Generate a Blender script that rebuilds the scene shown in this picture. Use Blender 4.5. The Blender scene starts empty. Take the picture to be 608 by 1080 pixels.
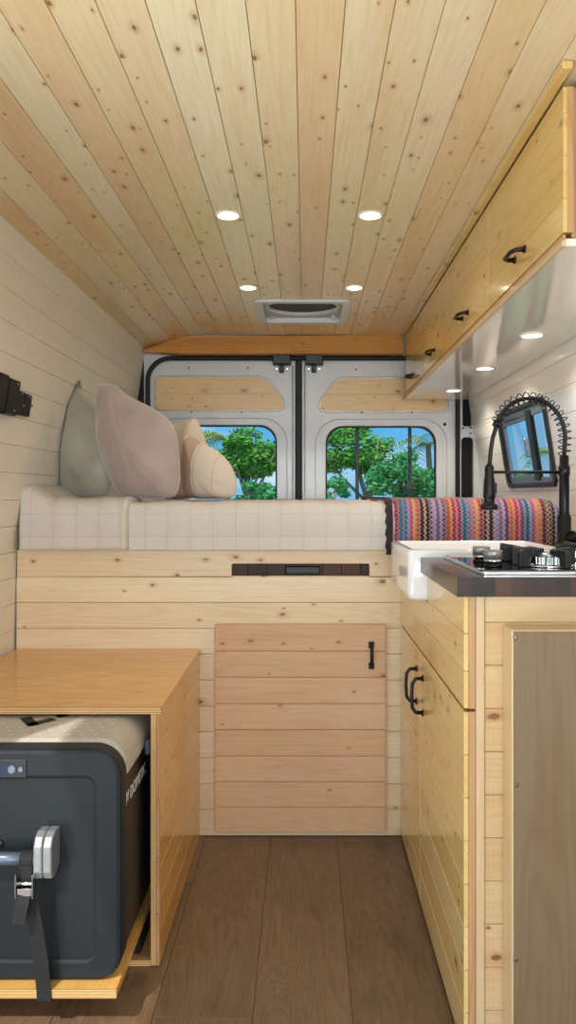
import bpy, bmesh, math, random
from mathutils import Vector, Matrix, Euler
random.seed(7)
R = math.radians
SC = bpy.context.scene
COL = SC.collection
PI = math.pi
F = 800.0; CX = 322.0; CY = 522.0; CH = 1.08

# ------------------------------------------------------------------ camera
cam = bpy.data.cameras.new('camera'); camo = bpy.data.objects.new('camera', cam); COL.objects.link(camo)
camo.location = (0, 0, CH); camo.rotation_euler = (R(90), 0, 0)
cam.sensor_fit = 'VERTICAL'; cam.sensor_height = 36.0; cam.lens = 36.0 * F / 1080.0
cam.shift_x = -18 / 1080.0; cam.shift_y = -18 / 1080.0
cam.clip_start = 0.02; cam.clip_end = 500
SC.camera = camo

# ------------------------------------------------------------------ world / light / exposure
SC.view_settings.view_transform = 'Standard'; SC.view_settings.look = 'None'
SC.view_settings.gamma = 1.0; SC.view_settings.use_curve_mapping = False
SC.view_settings.exposure = 0.0

def lin(c):
    if isinstance(c, str):
        c = [int(c[i:i+2], 16) / 255 for i in (0, 2, 4)]
    return tuple(x / 12.92 if x <= 0.04045 else ((x + 0.055) / 1.055) ** 2.4 for x in c)
def C4(c): return (*lin(c), 1)

w = bpy.data.worlds.new('sky'); SC.world = w; w.use_nodes = True
nt = w.node_tree; N = nt.nodes; L = nt.links
bg = N['Background']
tc = N.new('ShaderNodeTexCoord'); sep = N.new('ShaderNodeSeparateXYZ'); L.new(tc.outputs['Generated'], sep.inputs[0])
rp = N.new('ShaderNodeValToRGB'); L.new(sep.outputs['Z'], rp.inputs[0])
rp.color_ramp.elements[0].position = 0.0; rp.color_ramp.elements[0].color = C4('79C4F2')
rp.color_ramp.elements[1].position = 0.6; rp.color_ramp.elements[1].color = C4('3F97DC')
e = rp.color_ramp.elements.new(0.10); e.color = C4('55B2EE')
nz = N.new('ShaderNodeTexNoise'); nz.inputs['Scale'].default_value = 5; nz.inputs['Detail'].default_value = 6
mp = N.new('ShaderNodeMapping'); mp.inputs['Scale'].default_value = (1, 1, 3.5); L.new(tc.outputs['Generated'], mp.inputs[0]); L.new(mp.outputs[0], nz.inputs['Vector'])
r2 = N.new('ShaderNodeValToRGB'); L.new(nz.outputs[0], r2.inputs[0]); r2.color_ramp.elements[0].position = .5; r2.color_ramp.elements[1].position = .72
mx = N.new('ShaderNodeMixRGB'); cb = N.new('ShaderNodeMapRange'); cb.interpolation_type = 'SMOOTHSTEP'; L.new(sep.outputs['X'], cb.inputs[0]); cb.inputs[1].default_value = .20; cb.inputs[2].default_value = .38; cb.inputs[4].default_value = .7
cm = N.new('ShaderNodeMath'); cm.operation = 'MAXIMUM'; L.new(r2.outputs[0], cm.inputs[0]); L.new(cb.outputs[0], cm.inputs[1]); L.new(cm.outputs[0], mx.inputs[0]); L.new(rp.outputs[0], mx.inputs[1]); mx.inputs[2].default_value = C4('DDEFFA')
L.new(mx.outputs[0], bg.inputs[0]); bg.inputs[1].default_value = 1.0

def light(name, kind, loc, rot, energy, color=(1, 1, 1), size=None, size_y=None, **kw):
    d = bpy.data.lights.new(name, kind); o = bpy.data.objects.new(name, d); COL.objects.link(o)
    o.location = loc; o.rotation_euler = rot; d.energy = energy; d.color = color
    if kind == 'AREA':
        d.shape = 'RECTANGLE'; d.size = size; d.size_y = size_y or size
    for k, v in kw.items(): setattr(d, k, v)
    return o
light('sun', 'SUN', (0, -5, 10), (R(38), R(-18), 0), 3.2, (1, .95, .86), angle=R(1))
# daylight through the cab windscreen behind the camera and the open sliding door at the left
light('windscreen_daylight', 'AREA', (0.0, -3.6, 1.2), (R(100), 0, 0), 108, (.95, .97, 1), 1.8, 1.0)
light('sliding_door_daylight', 'AREA', (-1.25, -.1, 1.0), (R(90), 0, R(-72)), 9, (.95, .98, 1), 1.1, 1.5)
# added lamp outside the sliding door, imitates ground bounce to brighten the ceiling
light('ceiling_fill', 'AREA', (-1.45, .2, .05), (R(180), R(44), 0), 50, (1, .98, .93), 1.0, 1.6)

# ------------------------------------------------------------------ materials
MATS = {}
class NG:
    def __init__(s, name):
        s.m = bpy.data.materials.new(name); s.m.use_nodes = True; s.t = s.m.node_tree
        s.b = s.t.nodes['Principled BSDF']
    def n(s, t, **kw):
        x = s.t.nodes.new('ShaderNode' + t)
        for k, v in kw.items(): setattr(x, k, v)
        return x
    def l(s, a, b): s.t.links.new(a, b)
    def val(s, sock, v):
        if hasattr(v, 'is_linked') or hasattr(v, 'links'): s.l(v, sock)
        else: sock.default_value = v
    def math(s, op, a, b=None, c=None, clamp=False):
        x = s.n('Math', operation=op); x.use_clamp = clamp
        s.val(x.inputs[0], a)
        if b is not None: s.val(x.inputs[1], b)
        if c is not None: s.val(x.inputs[2], c)
        return x.outputs[0]
    def mix(s, f, a, b, mode='MIX'):
        x = s.n('MixRGB', blend_type=mode); s.val(x.inputs[0], f); s.val(x.inputs[1], a); s.val(x.inputs[2], b); return x.outputs[0]
    def ramp(s, f, stops, interp='LINEAR'):
        x = s.n('ValToRGB'); s.val(x.inputs[0], f); cr = x.color_ramp; cr.interpolation = interp
        while len(cr.elements) > 1: cr.elements.remove(cr.elements[0])
        cr.elements[0].position = stops[0][0]; cr.elements[0].color = stops[0][1]
        for p, c in stops[1:]:
            e = cr.elements.new(p); e.color = c
        return x.outputs[0]
    def sstep(s, v, a, b):
        x = s.n('MapRange', interpolation_type='SMOOTHSTEP'); s.val(x.inputs[0], v); x.inputs[1].default_value = a; x.inputs[2].default_value = b
        return x.outputs[0]
    def noise(s, vec, scale=1, detail=3, rough=.5, dist=0):
        x = s.n('TexNoise'); s.l(vec, x.inputs['Vector']); x.inputs['Scale'].default_value = scale
        x.inputs['Detail'].default_value = detail; x.inputs['Roughness'].default_value = rough; x.inputs['Distortion'].default_value = dist
        return x.outputs[0]
    def bump(s, h, strength=.2, dist=.001):
        x = s.n('Bump'); s.l(h, x.inputs['Height']); x.inputs['Strength'].default_value = strength; x.inputs['Distance'].default_value = dist
        s.l(x.outputs[0], s.b.inputs['Normal'])
    def fin(s, rough=.5, metal=0, coat=0, spec=None):
        s.val(s.b.inputs['Roughness'], rough); s.b.inputs['Metallic'].default_value = metal
        s.b.inputs['Coat Weight'].default_value = coat; s.b.inputs['Coat Roughness'].default_value = .08
        if spec is not None: s.b.inputs['Specular IOR Level'].default_value = spec
        return s.m

def simple(name, col, rough=.5, metal=0, coat=0, nscale=60, amt=.08, bump=0, spec=None):
    g = NG(name); t = g.n('TexCoord')
    n = g.noise(t.outputs['Object'], nscale, 4)
    a = lin(col); dk = tuple(x * (1 - amt * 2) for x in a); lt = tuple(min(1, x * (1 + amt)) for x in a)
    g.l(g.ramp(n, [(.3, (*dk, 1)), (.7, (*lt, 1))]), g.b.inputs['Base Color'])
    if bump: g.bump(n, bump, .001)
    return g.fin(rough, metal, coat, spec)

def pine(name, cols, knot=.5, rough=.35, coat=.0, ring=.35, knotcol='7A4A22', kscale=(11, 20)):
    g = NG(name)
    u = g.n('UVMap'); u.uv_map = 'UVMap'; s = g.n('SeparateXYZ'); g.l(u.outputs[0], s.inputs[0])
    at = g.n('Attribute'); at.attribute_name = 'pv'; pv = at.outputs['Fac']
    U = g.math('ADD', s.outputs[0], g.math('MULTIPLY', pv, 37.0)); V = g.math('ADD', s.outputs[1], g.math('MULTIPLY', pv, 13.0))
    def vec(a, b):
        c = g.n('CombineXYZ'); g.l(g.math('MULTIPLY', U, a), c.inputs[0]); g.l(g.math('MULTIPLY', V, b), c.inputs[1]); return c.outputs[0]
    base = g.ramp(pv, [(i / (len(cols) - 1), C4(c)) for i, c in enumerate(cols)])
    fine = g.noise(vec(4, 160), 1, 4, .6)
    broad = g.noise(vec(1.1, 12), 1, 2, .4, .3)
    con = g.math('MULTIPLY_ADD', g.math('SINE', g.math('MULTIPLY', broad, 95.0)), .5, .5)
    con = g.math('POWER', con, 2.0)
    patch = g.noise(vec(1.6, 9), 1, 3)
    c = g.mix(g.math('MULTIPLY', con, ring), base, (.80, .62, .45, 1), 'MULTIPLY')
    c = g.mix(g.math('MULTIPLY', g.sstep(patch, .48, .75), .5), c, (.90, .74, .56, 1), 'MULTIPLY')
    c = g.mix(g.math('MULTIPLY', g.sstep(fine, .45, .7), .3), c, (.82, .68, .52, 1), 'MULTIPLY')
    if knot > 0:
        v = g.n('TexVoronoi', voronoi_dimensions='2D'); g.l(vec(*kscale), v.inputs['Vector']); v.inputs['Scale'].default_value = 1
        sc = g.n('SeparateColor'); g.l(v.outputs['Color'], sc.inputs[0])
        wob = g.noise(vec(60, 90), 1, 2)
        d = g.math('ADD', v.outputs['Distance'], g.math('MULTIPLY', g.math('SUBTRACT', wob, .5), .1))
        size = g.math('MULTIPLY_ADD', g.math('POWER', sc.outputs[1], 2.5), .10, .035)
        rel = g.math('DIVIDE', d, size)
        pres = g.math('GREATER_THAN', sc.outputs[0], 1 - knot)
        k1 = g.math('MULTIPLY', g.math('SUBTRACT', 1.0, g.sstep(rel, .6, 1.3)), pres)
        k2 = g.math('MULTIPLY', g.math('SUBTRACT', 1.0, g.sstep(rel, .8, 4.0)), pres)
        c = g.mix(g.math('MULTIPLY', k2, .4), c, C4('B27B42'))
        c = g.mix(g.math('MULTIPLY', k1, .85), c, C4(knotcol))
    g.l(c, g.b.inputs['Base Color'])
    g.bump(fine, .12, .0006)
    return g.fin(rough, 0, coat)

M = MATS
M['ceil'] = pine('varnished_pine_ceiling', ['E4C698', 'EFE2C2', 'EAD4AC', 'F0E6CC', 'E6C89E', 'EFE2C4'], .3, .3, .3, .15, kscale=(12, 24))
M['beam'] = pine('amber_pine_beam', ['D59C58', 'DAA564'], .25, .4, 0, .4)
M['front'] = pine('pale_pine_boards', ['DEC6A0', 'E8D4B2', 'E2CAA6', 'EAD8B8'], .22, .38, .15, .2, kscale=(11, 20))
M['hatch'] = pine('pink_pine_boards', ['CFA780', 'D6B08C', 'D2AA84', 'D9B592'], .18, .42, .05, .2, kscale=(11, 20))
M['side'] = pine('amber_varnished_boards', ['DCA85A', 'E4B568', 'E0AF60', 'E8BE74'], .2, .28, .4, .25, kscale=(11, 20))
M['kitch'] = pine('golden_varnished_boards', ['DFC07A', 'E7CC8A', 'E3C580', 'EAD094'], .22, .25, .5, .2, kscale=(11, 20))
M['endb'] = pine('pale_end_boards', ['CFB184', 'D8BC92', 'D3B68A', 'DCC29A'], .2, .35, .2, .2, kscale=(11, 20))
M['over'] = pine('overhead_door_pine', ['DDBB72', 'E1C07A', 'E5C784'], .25, .2, .7, .25, kscale=(11, 20))
M['plytop'] = pine('varnished_plywood', ['DDAA62', 'E1B06A'], .0, .3, .35, .6)
M['plypanel'] = pine('grey_brown_plywood', ['7C684E', '826E54'], .0, .45, .1, .3)
M['trimwood'] = pine('light_trim_wood', ['D2B68C', 'D8BE96'], .0, .4, .1, .15)
M['redwood'] = pine('reddish_edge_wood', ['BE9468', 'C69E74'], .0, .4, .1, .5)
M['palest'] = pine('insert_pine', ['E6C48C', 'EACB96'], .35, .4, .1, .3)
M['walnut'] = pine('dark_walnut_blocks', ['1C0D09', '3A1F15', '23110C', '553423', '200F0B', '422618'], .0, .28, .15, .5)
M['darkwood'] = pine('slot_dark_wood', ['2A120C', '42210F', '54301C'], .0, .6, .0, .5)

def ply_edge():
    g = NG('plywood_edge'); u = g.n('UVMap'); u.uv_map = 'UVMap'; s = g.n('SeparateXYZ'); g.l(u.outputs[0], s.inputs[0])
    st = g.math('MULTIPLY_ADD', g.math('SINE', g.math('MULTIPLY', s.outputs[1], 2 * PI / .0055)), .5, .5)
    c = g.ramp(st, [(.2, C4('B0814C')), (.7, C4('DDB57C'))])
    g.l(c, g.b.inputs['Base Color']); return g.fin(.45)
M['plyedge'] = ply_edge()

def white_boards(name, col, rough, coat):
    g = NG(name); u = g.n('UVMap'); u.uv_map = 'UVMap'
    mp = g.n('Mapping'); g.l(u.outputs[0], mp.inputs[0]); mp.inputs['Scale'].default_value = (3, 70, 1)
    n = g.noise(mp.outputs[0], 1, 3)
    a = lin(col); c = g.ramp(n, [(.3, (*[x * .96 for x in a], 1)), (.7, (*a, 1))])
    g.l(c, g.b.inputs['Base Color']); g.bump(n, .08, .0005); return g.fin(rough, 0, coat)
M['wboard'] = white_boards('white_shiplap', 'ECE6DA', .42, .1)
M['wgloss'] = white_boards('glossy_white_boards', 'F2EFE8', .22, .4)
M['under'] = simple('glossy_white_underside', 'EFE8E0', .09, 0, .6, 3, .01)
M['paint'] = simple('grey_white_door_paint', 'CFD1D2', .35, 0, .2, 25, .015)
M['paint2'] = simple('light_frame_paint', 'CACDCF', .4, 0, .1, 25, .015)
M['rubber'] = simple('black_rubber', '101012', .6)
M['dark'] = simple('shade_and_runner_black', '08080A', .8)  # near-black: painted-in shade of gap and cavity, also the tray runner colour
M['black'] = simple('matte_black_metal', '101014', .38, .3, 0, 80, .05)
M['bronze'] = simple('oiled_bronze_handle', '2C1D17', .35, .5)
M['chrome'] = simple('chrome', 'D8DCE0', .12, 1.0, 0, 40, .02)
M['steel'] = simple('brushed_steel', 'A8AAAC', .3, .9)
M['sash'] = simple('grey_window_sash', '7A848C', .4, .5)
M['knobm'] = simple('satin_grey_knob', '9C9C9A', .35, .6)
M['ceramic'] = simple('white_ceramic', 'F2F2F4', .12, 0, .6, 4, .005)
M['vent'] = simple('white_vent_plastic', 'D9DCE0', .4, 0, 0, 30, .01)
M['ventgrey'] = simple('grey_vent_plastic', 'B7BABD', .5, 0, 0, 30, .02)
M['screenm'] = simple('dark_fan_screen', '3E4042', .6, 0, 0, 300, .25)
M['glassblk'] = simple('black_hob_glass', '14141A', .04, 0, .8, 5, .02)
M['iron'] = simple('cast_iron', '26282B', .45, .2, 0, 200, .1, .2)
M['fridge'] = simple('slate_blue_plastic', '1B2228', .55, 0, 0, 300, .06, .15, .35)
M['fridged'] = simple('black_plastic_body', '17191D', .45, 0, 0, 200, .05)
M['webbing'] = simple('black_webbing', '1D1F20', .8, 0, 0, 400, .15, .3)
M['alu'] = simple('silver_handle_plastic', '93969A', .35, .3)
M['tube'] = simple('blue_grey_tube', '5E6C7C', .35, .4)
M['screw'] = simple('screw_metal', '8A7F78', .4, .8)
M['display'] = simple('fridge_display', '1B2A44', .55, 0, 0, 20, .1)
M['ringm'] = simple('light_trim_ring', 'EDE6DA', .4)
M['letter'] = simple('white_lettering', 'D0D2D4', .5)

def lidm():
    g = NG('warm_grey_lid'); t = g.n('TexCoord')
    n = g.noise(t.outputs['Object'], 200, 2)
    g.l(g.ramp(n, [(.3, C4('A7A29B')), (.7, C4('B5B0A8'))]), g.b.inputs['Base Color'])
    s = g.n('SeparateXYZ'); g.l(t.outputs['Object'], s.inputs[0])
    row = g.math('FLOOR', g.math('DIVIDE', s.outputs[1], .026))
    fx_ = g.math('FRACT', g.math('ADD', g.math('DIVIDE', s.outputs[0], .030), g.math('MULTIPLY', row, .5))); fy_ = g.math('FRACT', g.math('DIVIDE', s.outputs[1], .026))
    k = g.math('MULTIPLY', g.math('LESS_THAN', fx_, .26), g.math('LESS_THAN', fy_, .2))
    k = g.math('MULTIPLY', k, g.math('LESS_THAN', s.outputs[0], -.42))
    k = g.math('MULTIPLY', k, g.math('GREATER_THAN', s.outputs[2], .5695))
    base = g.ramp(n, [(.3, C4('B4AFA8')), (.7, C4('C0BBB3'))])
    g.l(g.mix(k, base, C4('DAD6CE')), g.b.inputs['Base Color'])
    return g.fin(.5)
M['lid'] = lidm()

def floorm():
    g = NG('brown_oak_vinyl')
    u = g.n('UVMap'); u.uv_map = 'UVMap'; s = g.n('SeparateXYZ'); g.l(u.outputs[0], s.inputs[0])
    at = g.n('Attribute'); at.attribute_name = 'pv'; pv = at.outputs['Fac']
    U = g.math('ADD', s.outputs[0], g.math('MULTIPLY', pv, 37.0)); V = g.math('ADD', s.outputs[1], g.math('MULTIPLY', pv, 13.0))
    def vec(a, b):
        c = g.n('CombineXYZ'); g.l(g.math('MULTIPLY', U, a), c.inputs[0]); g.l(g.math('MULTIPLY', V, b), c.inputs[1]); return c.outputs[0]
    base = g.ramp(pv, [(0, C4('75604A')), (.5, C4('8A7259')), (1, C4('7F6850'))])
    broad = g.noise(vec(1.6, 9), 1, 3, .5, .8)
    con = g.math('MULTIPLY_ADD', g.math('SINE', g.math('MULTIPLY', broad, 110.0)), .5, .5)
    fine = g.noise(vec(10, 220), 1, 4, .65)
    patch = g.noise(vec(2.5, 6), 1, 4, .6)
    c = g.mix(g.math('MULTIPLY', con, .42), base, (.60, .55, .50, 1), 'MULTIPLY')
    c = g.mix(g.math('MULTIPLY', g.sstep(patch, .5, .75), .7), c, (.55, .50, .46, 1), 'MULTIPLY')
    c = g.mix(g.math('MULTIPLY', g.sstep(fine, .5, .65), .5), c, (.62, .58, .55, 1), 'MULTIPLY')
    c = g.mix(g.math('MULTIPLY', g.sstep(g.noise(vec(4, 26), 1, 4, .7), .55, .75), .35), c, C4('A3947F'))
    g.l(c, g.b.inputs['Base Color']); g.bump(fine, .25, .0008); return g.fin(.36)
M['floor'] = floorm()

def fabric(name, col, rough=.85, sheen=.3, nscale=6, amt=.05, weave=900):
    g = NG(name); t = g.n('TexCoord')
    n = g.noise(t.outputs['Object'], nscale, 4); wv = g.noise(t.outputs['Object'], weave, 2)
    a = lin(col); c = g.ramp(n, [(.3, (*[x * (1 - amt * 1.5) for x in a], 1)), (.7, (*a, 1))])
    g.l(c, g.b.inputs['Base Color']); g.bump(wv, .25, .0006)
    g.b.inputs['Sheen Weight'].default_value = sheen
    return g.fin(rough)
def quiltm():
    g = NG('cream_quilt'); u = g.n('UVMap'); u.uv_map = 'UVMap'; s = g.n('SeparateXYZ'); g.l(u.outputs[0], s.inputs[0])
    a = g.math('PINGPONG', g.math('ADD', s.outputs[0], 1.0), .0355); b = g.math('PINGPONG', g.math('ADD', s.outputs[1], .03), .0355)
    d = g.math('MINIMUM', a, b)
    stitch = g.sstep(d, .0004, .0016); puff = g.math('POWER', g.math('MULTIPLY', d, 28.0, clamp=True), .4)
    t = g.n('TexCoord'); cr = g.noise(t.outputs['Object'], 45, 4, .6)
    g.l(g.mix(stitch, C4('C2BAB2'), C4('CEC7C0')), g.b.inputs['Base Color'])
    g.bump(g.math('ADD', puff, g.math('MULTIPLY', cr, .5)), .45, .004); return g.fin(.9)
M['quilt'] = quiltm()
M['sage'] = fabric('sage_satin', 'AAA598', .45, .5, 8, .12)
M['mauve'] = fabric('dusty_mauve_velvet', 'AD9A96', .6, .6, 7, .10)
M['beige'] = fabric('beige_fabric', 'DCCBB6', .8, .2)
M['fringe'] = fabric('dark_fringe', '2A2028', .9, .1)

def stripe_pillow():
    g = NG('cream_striped_fabric'); u = g.n('UVMap'); u.uv_map = 'UVMap'; s = g.n('SeparateXYZ'); g.l(u.outputs[0], s.inputs[0])
    a, b, st = C4('DACDBF'), C4('BCA294'), None
    c = g.ramp(s.outputs[0], [(0, a), (.12, b), (.36, a), (.40, C4('B99A80')), (.41, a), (.72, C4('BFA58C')), (.73, a)], 'CONSTANT')
    g.l(c, g.b.inputs['Base Color']); return g.fin(.85)
M['stripe'] = stripe_pillow()

def zigzag():
    g = NG('zigzag_woven_blanket'); u = g.n('UVMap'); u.uv_map = 'UVMap'; s = g.n('SeparateXYZ'); g.l(u.outputs[0], s.inputs[0])
    zz = g.math('PINGPONG', s.outputs[1], .008)
    x = g.math('ADD', s.outputs[0], zz)
    f = g.math('FRACT', g.math('DIVIDE', x, .193))
    cols = [(0, '1E1A24'), (.07, 'A79AB0'), (.14, '6E5A86'), (.20, 'A08CA8'), (.26, '5A3562'), (.32, 'C2602F'), (.37, 'D98A4A'), (.41, 'A23038'), (.46, 'C95A7A'),
            (.50, '8E2F3C'), (.54, '3E7290'), (.60, '2A5F86'), (.66, '6E96A6'), (.70, 'C24A80'), (.76, 'D8A05E'), (.81, 'C77C3C'), (.85, '9A3048'), (.89, '2C2026'), (.95, 'D9B77C'), (.975, '1E1A24')]
    c = g.ramp(f, [(p, C4(h)) for p, h in cols], 'CONSTANT')
    f2 = g.math('FRACT', g.math('DIVIDE', g.math('ADD', s.outputs[0], g.math('PINGPONG', s.outputs[1], .006)), .0165))
    c = g.mix(g.math('MULTIPLY', g.math('GREATER_THAN', f2, .72), .55), c, C4('D8B8B0'))
    f3 = g.math('FRACT', g.math('DIVIDE', s.outputs[1], .0055))
    c = g.mix(g.math('MULTIPLY', g.math('GREATER_THAN', f3, .6), .25), c, C4('3A2A3A'))
    c = g.mix(1.0, c, (.78, .76, .82, 1), 'MULTIPLY')
    g.l(c, g.b.inputs['Base Color']); g.bump(zz, .6, .004); return g.fin(.9)
M['zigzag'] = zigzag()

def glass(name, tint='FFFFFF', refl=.08):
    g = NG(name); t = g.t; out = t.nodes['Material Output']
    tr = g.n('BsdfTransparent'); tr.inputs[0].default_value = C4(tint)
    gl = g.n('BsdfGlossy'); gl.inputs['Roughness'].default_value = .01
    fr = g.n('Fresnel'); fr.inputs[0].default_value = 1.5; ge = g.n('NewGeometry')
    fo = g.math('MULTIPLY', fr.outputs[0], g.math('SUBTRACT', 1.0, ge.outputs['Backfacing']))
    ms = g.n('MixShader'); g.l(fo, ms.inputs[0]); g.l(tr.outputs[0], ms.inputs[1]); g.l(gl.outputs[0], ms.inputs[2]); g.l(ms.outputs[0], out.inputs[0])
    return g.m
M['glass'] = glass('window_glass'); M['glass2'] = glass('side_window_glass', 'EAF4F6')

def emit(name, col, st):
    g = NG(name); g.b.inputs['Base Color'].default_value = C4(col); g.b.inputs['Emission Color'].default_value = C4(col); g.b.inputs['Emission Strength'].default_value = st
    return g.m
M['lamp'] = emit('led_diffuser', 'FFEBD0', 9)

def leafm(name, a, b):
    g = NG(name); t = g.n('TexCoord'); n = g.noise(t.outputs['Object'], 3, 3)
    g.l(g.ramp(n, [(.35, C4(a)), (.65, C4(b))]), g.b.inputs['Base Color']); return g.fin(.6)
M['leafA'] = leafm('tree_leaves', '3E8A34', '6FB848'); M['leafB'] = leafm('bush_leaves', '2F8A4A', '58B56A'); M['leafC'] = leafm('palm_leaves', '6FA04A', 'C2C46A')
M['bark'] = simple('grey_bark', '9A8F84', .9)
M['grass'] = simple('lawn_grass', '5F8A3C', .9, 0, 0, 2, .15); M['sea'] = simple('sea_water', '2E8FD0', .3, 0, 0, .2, .05)

# ------------------------------------------------------------------ mesh builder
class MB:
    def __init__(s): s.v = []; s.f = []; s.uv = []; s.pv = []; s.sm = []
    def poly(s, pts, uvs, pv, smooth=False):
        i = len(s.v); s.v += [tuple(p) for p in pts]; s.f.append(tuple(range(i, i + len(pts)))); s.uv.append(uvs); s.pv.append(pv); s.sm.append(smooth)
    def hexa(s, p, grain='y', pv=None, uvoff=None):
        """p: 8 corners, bottom 4 (ccw from above) then top 4"""
        if pv is None: pv = random.random()
        gi = 'xyz'.index(grain); oi = [k for k in range(3) if k != gi]
        i = len(s.v); s.v += [tuple(q) for q in p]
        for f in ((3, 2, 1, 0), (4, 5, 6, 7), (0, 1, 5, 4), (1, 2, 6, 5), (2, 3, 7, 6), (3, 0, 4, 7)):
            s.f.append(tuple(i + k for k in f)); s.uv.append([(p[k][gi], p[k][oi[0]] + p[k][oi[1]]) for k in f]); s.pv.append(pv); s.sm.append(False)
    def box(s, x0, x1, y0, y1, z0, z1, grain='y', pv=None):
        s.hexa([(x0, y0, z0), (x1, y0, z0), (x1, y1, z0), (x0, y1, z0), (x0, y0, z1), (x1, y0, z1), (x1, y1, z1), (x0, y1, z1)], grain, pv)
        return s
    def ring(s, rings, closed=True, caps=True, smooth=True):
        """list of rings of points, equal length"""
        i = len(s.v); n = len(rings[0])
        for r in rings: s.v += [tuple(p) for p in r]
        for a in range(len(rings) - 1):
            for k in range(n if closed else n - 1):
                k2 = (k + 1) % n
                f = (i + a * n + k, i + a * n + k2, i + (a + 1) * n + k2, i + (a + 1) * n + k)
                s.f.append(f); s.uv.append([(s.v[q][0], s.v[q][2]) for q in f]); s.pv.append(.5); s.sm.append(smooth)
        if caps:
            for a, rev in ((0, True), (len(rings) - 1, False)):
                f = [i + a * n + k for k in range(n)]
                if rev: f = f[::-1]
                s.f.append(tuple(f)); s.uv.append([(s.v[q][0], s.v[q][2]) for q in f]); s.pv.append(.5); s.sm.append(False)
        return s
    def tube(s, path, r, n=12, caps=True):
        path = [Vector(p) for p in path]; rings = []
        up = None
        for k, p in enumerate(path):
            t = (path[min(k + 1, len(path) - 1)] - path[max(k - 1, 0)]).normalized()
            if up is None:
                up = Vector((0, 0, 1)) if abs(t.z) < .9 else Vector((1, 0, 0))
            a = t.cross(up)
            if a.length < 1e-6: a = t.cross(Vector((0, 1, 0)))
            a.normalize(); b = a.cross(t).normalized(); up = b
            rr = r[k] if isinstance(r, (list, tuple)) else r
            rings.append([p + a * math.cos(2 * PI * j / n) * rr + b * math.sin(2 * PI * j / n) * rr for j in range(n)])
        return s.ring(rings, True, caps)
    def lathe(s, c, prof, n=32, axis='z'):
        c = Vector(c); rings = []
        for r, h in prof:
            rr = []
            for j in range(n):
                a = 2 * PI * j / n
                d = {'z': (r * math.cos(a), r * math.sin(a), h), 'y': (r * math.cos(a), h, r * math.sin(a)), 'x': (h, r * math.cos(a), r * math.sin(a))}[axis]
                rr.append(c + Vector(d))
            rings.append(rr)
        return s.ring(rings, True, True)
    def build(s, name, mat, parent=None, bevel=0, seg=1, sub=0, angle=35, recalc=False):
        me = bpy.data.meshes.new(name); me.from_pydata(s.v, [], s.f)
        uvl = me.uv_layers.new(name='UVMap'); k = 0
        at = me.attributes.new('pv', 'FLOAT', 'FACE')
        for fi, f in enumerate(s.f):
            for c in range(len(f)):
                uvl.data[k].uv = s.uv[fi][c]; k += 1
            at.data[fi].value = s.pv[fi]
        me.polygons.foreach_set('use_smooth', s.sm)
        me.materials.append(M[mat] if isinstance(mat, str) else mat)
        bm = bmesh.new(); bm.from_mesh(me); bmesh.ops.recalc_face_normals(bm, faces=bm.faces); bm.to_mesh(me); bm.free()
        o = bpy.data.objects.new(name, me); COL.objects.link(o)
        if parent: o.parent = parent
        if bevel:
            b = o.modifiers.new('bevel', 'BEVEL'); b.width = bevel; b.segments = seg; b.limit_method = 'ANGLE'; b.angle_limit = R(angle)
        if sub:
            b = o.modifiers.new('sub', 'SUBSURF'); b.levels = sub; b.render_levels = sub
        return o
def tag(o, label, cat, group=None):
    o['label'] = label; o['category'] = cat
    if group: o['group'] = group
    return o
def thing(name, label, cat, loc=(0, 0, 0), group=None):
    o = bpy.data.objects.new(name, None); COL.objects.link(o); o.empty_display_size = .05
    o.location = loc; tag(o, label, cat, group)
    PENDING.append(o); return o
PENDING = []
def settle():
    """parts were modelled in world coordinates: keep them there under an Empty at the thing's base"""
    for o in PENDING:
        mv = Matrix.Translation(-o.location)
        for c in o.children:
            c.matrix_parent_inverse = mv
    PENDING.clear()
def struct(o): o['kind'] = 'structure'; return o
def at(px, py, Y): return Vector(((px - CX) * Y / F, Y, CH - (py - CY) * Y / F))
def X_(px, Y): return (px - CX) * Y / F
def Z_(py, Y): return CH - (py - CY) * Y / F

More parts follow.
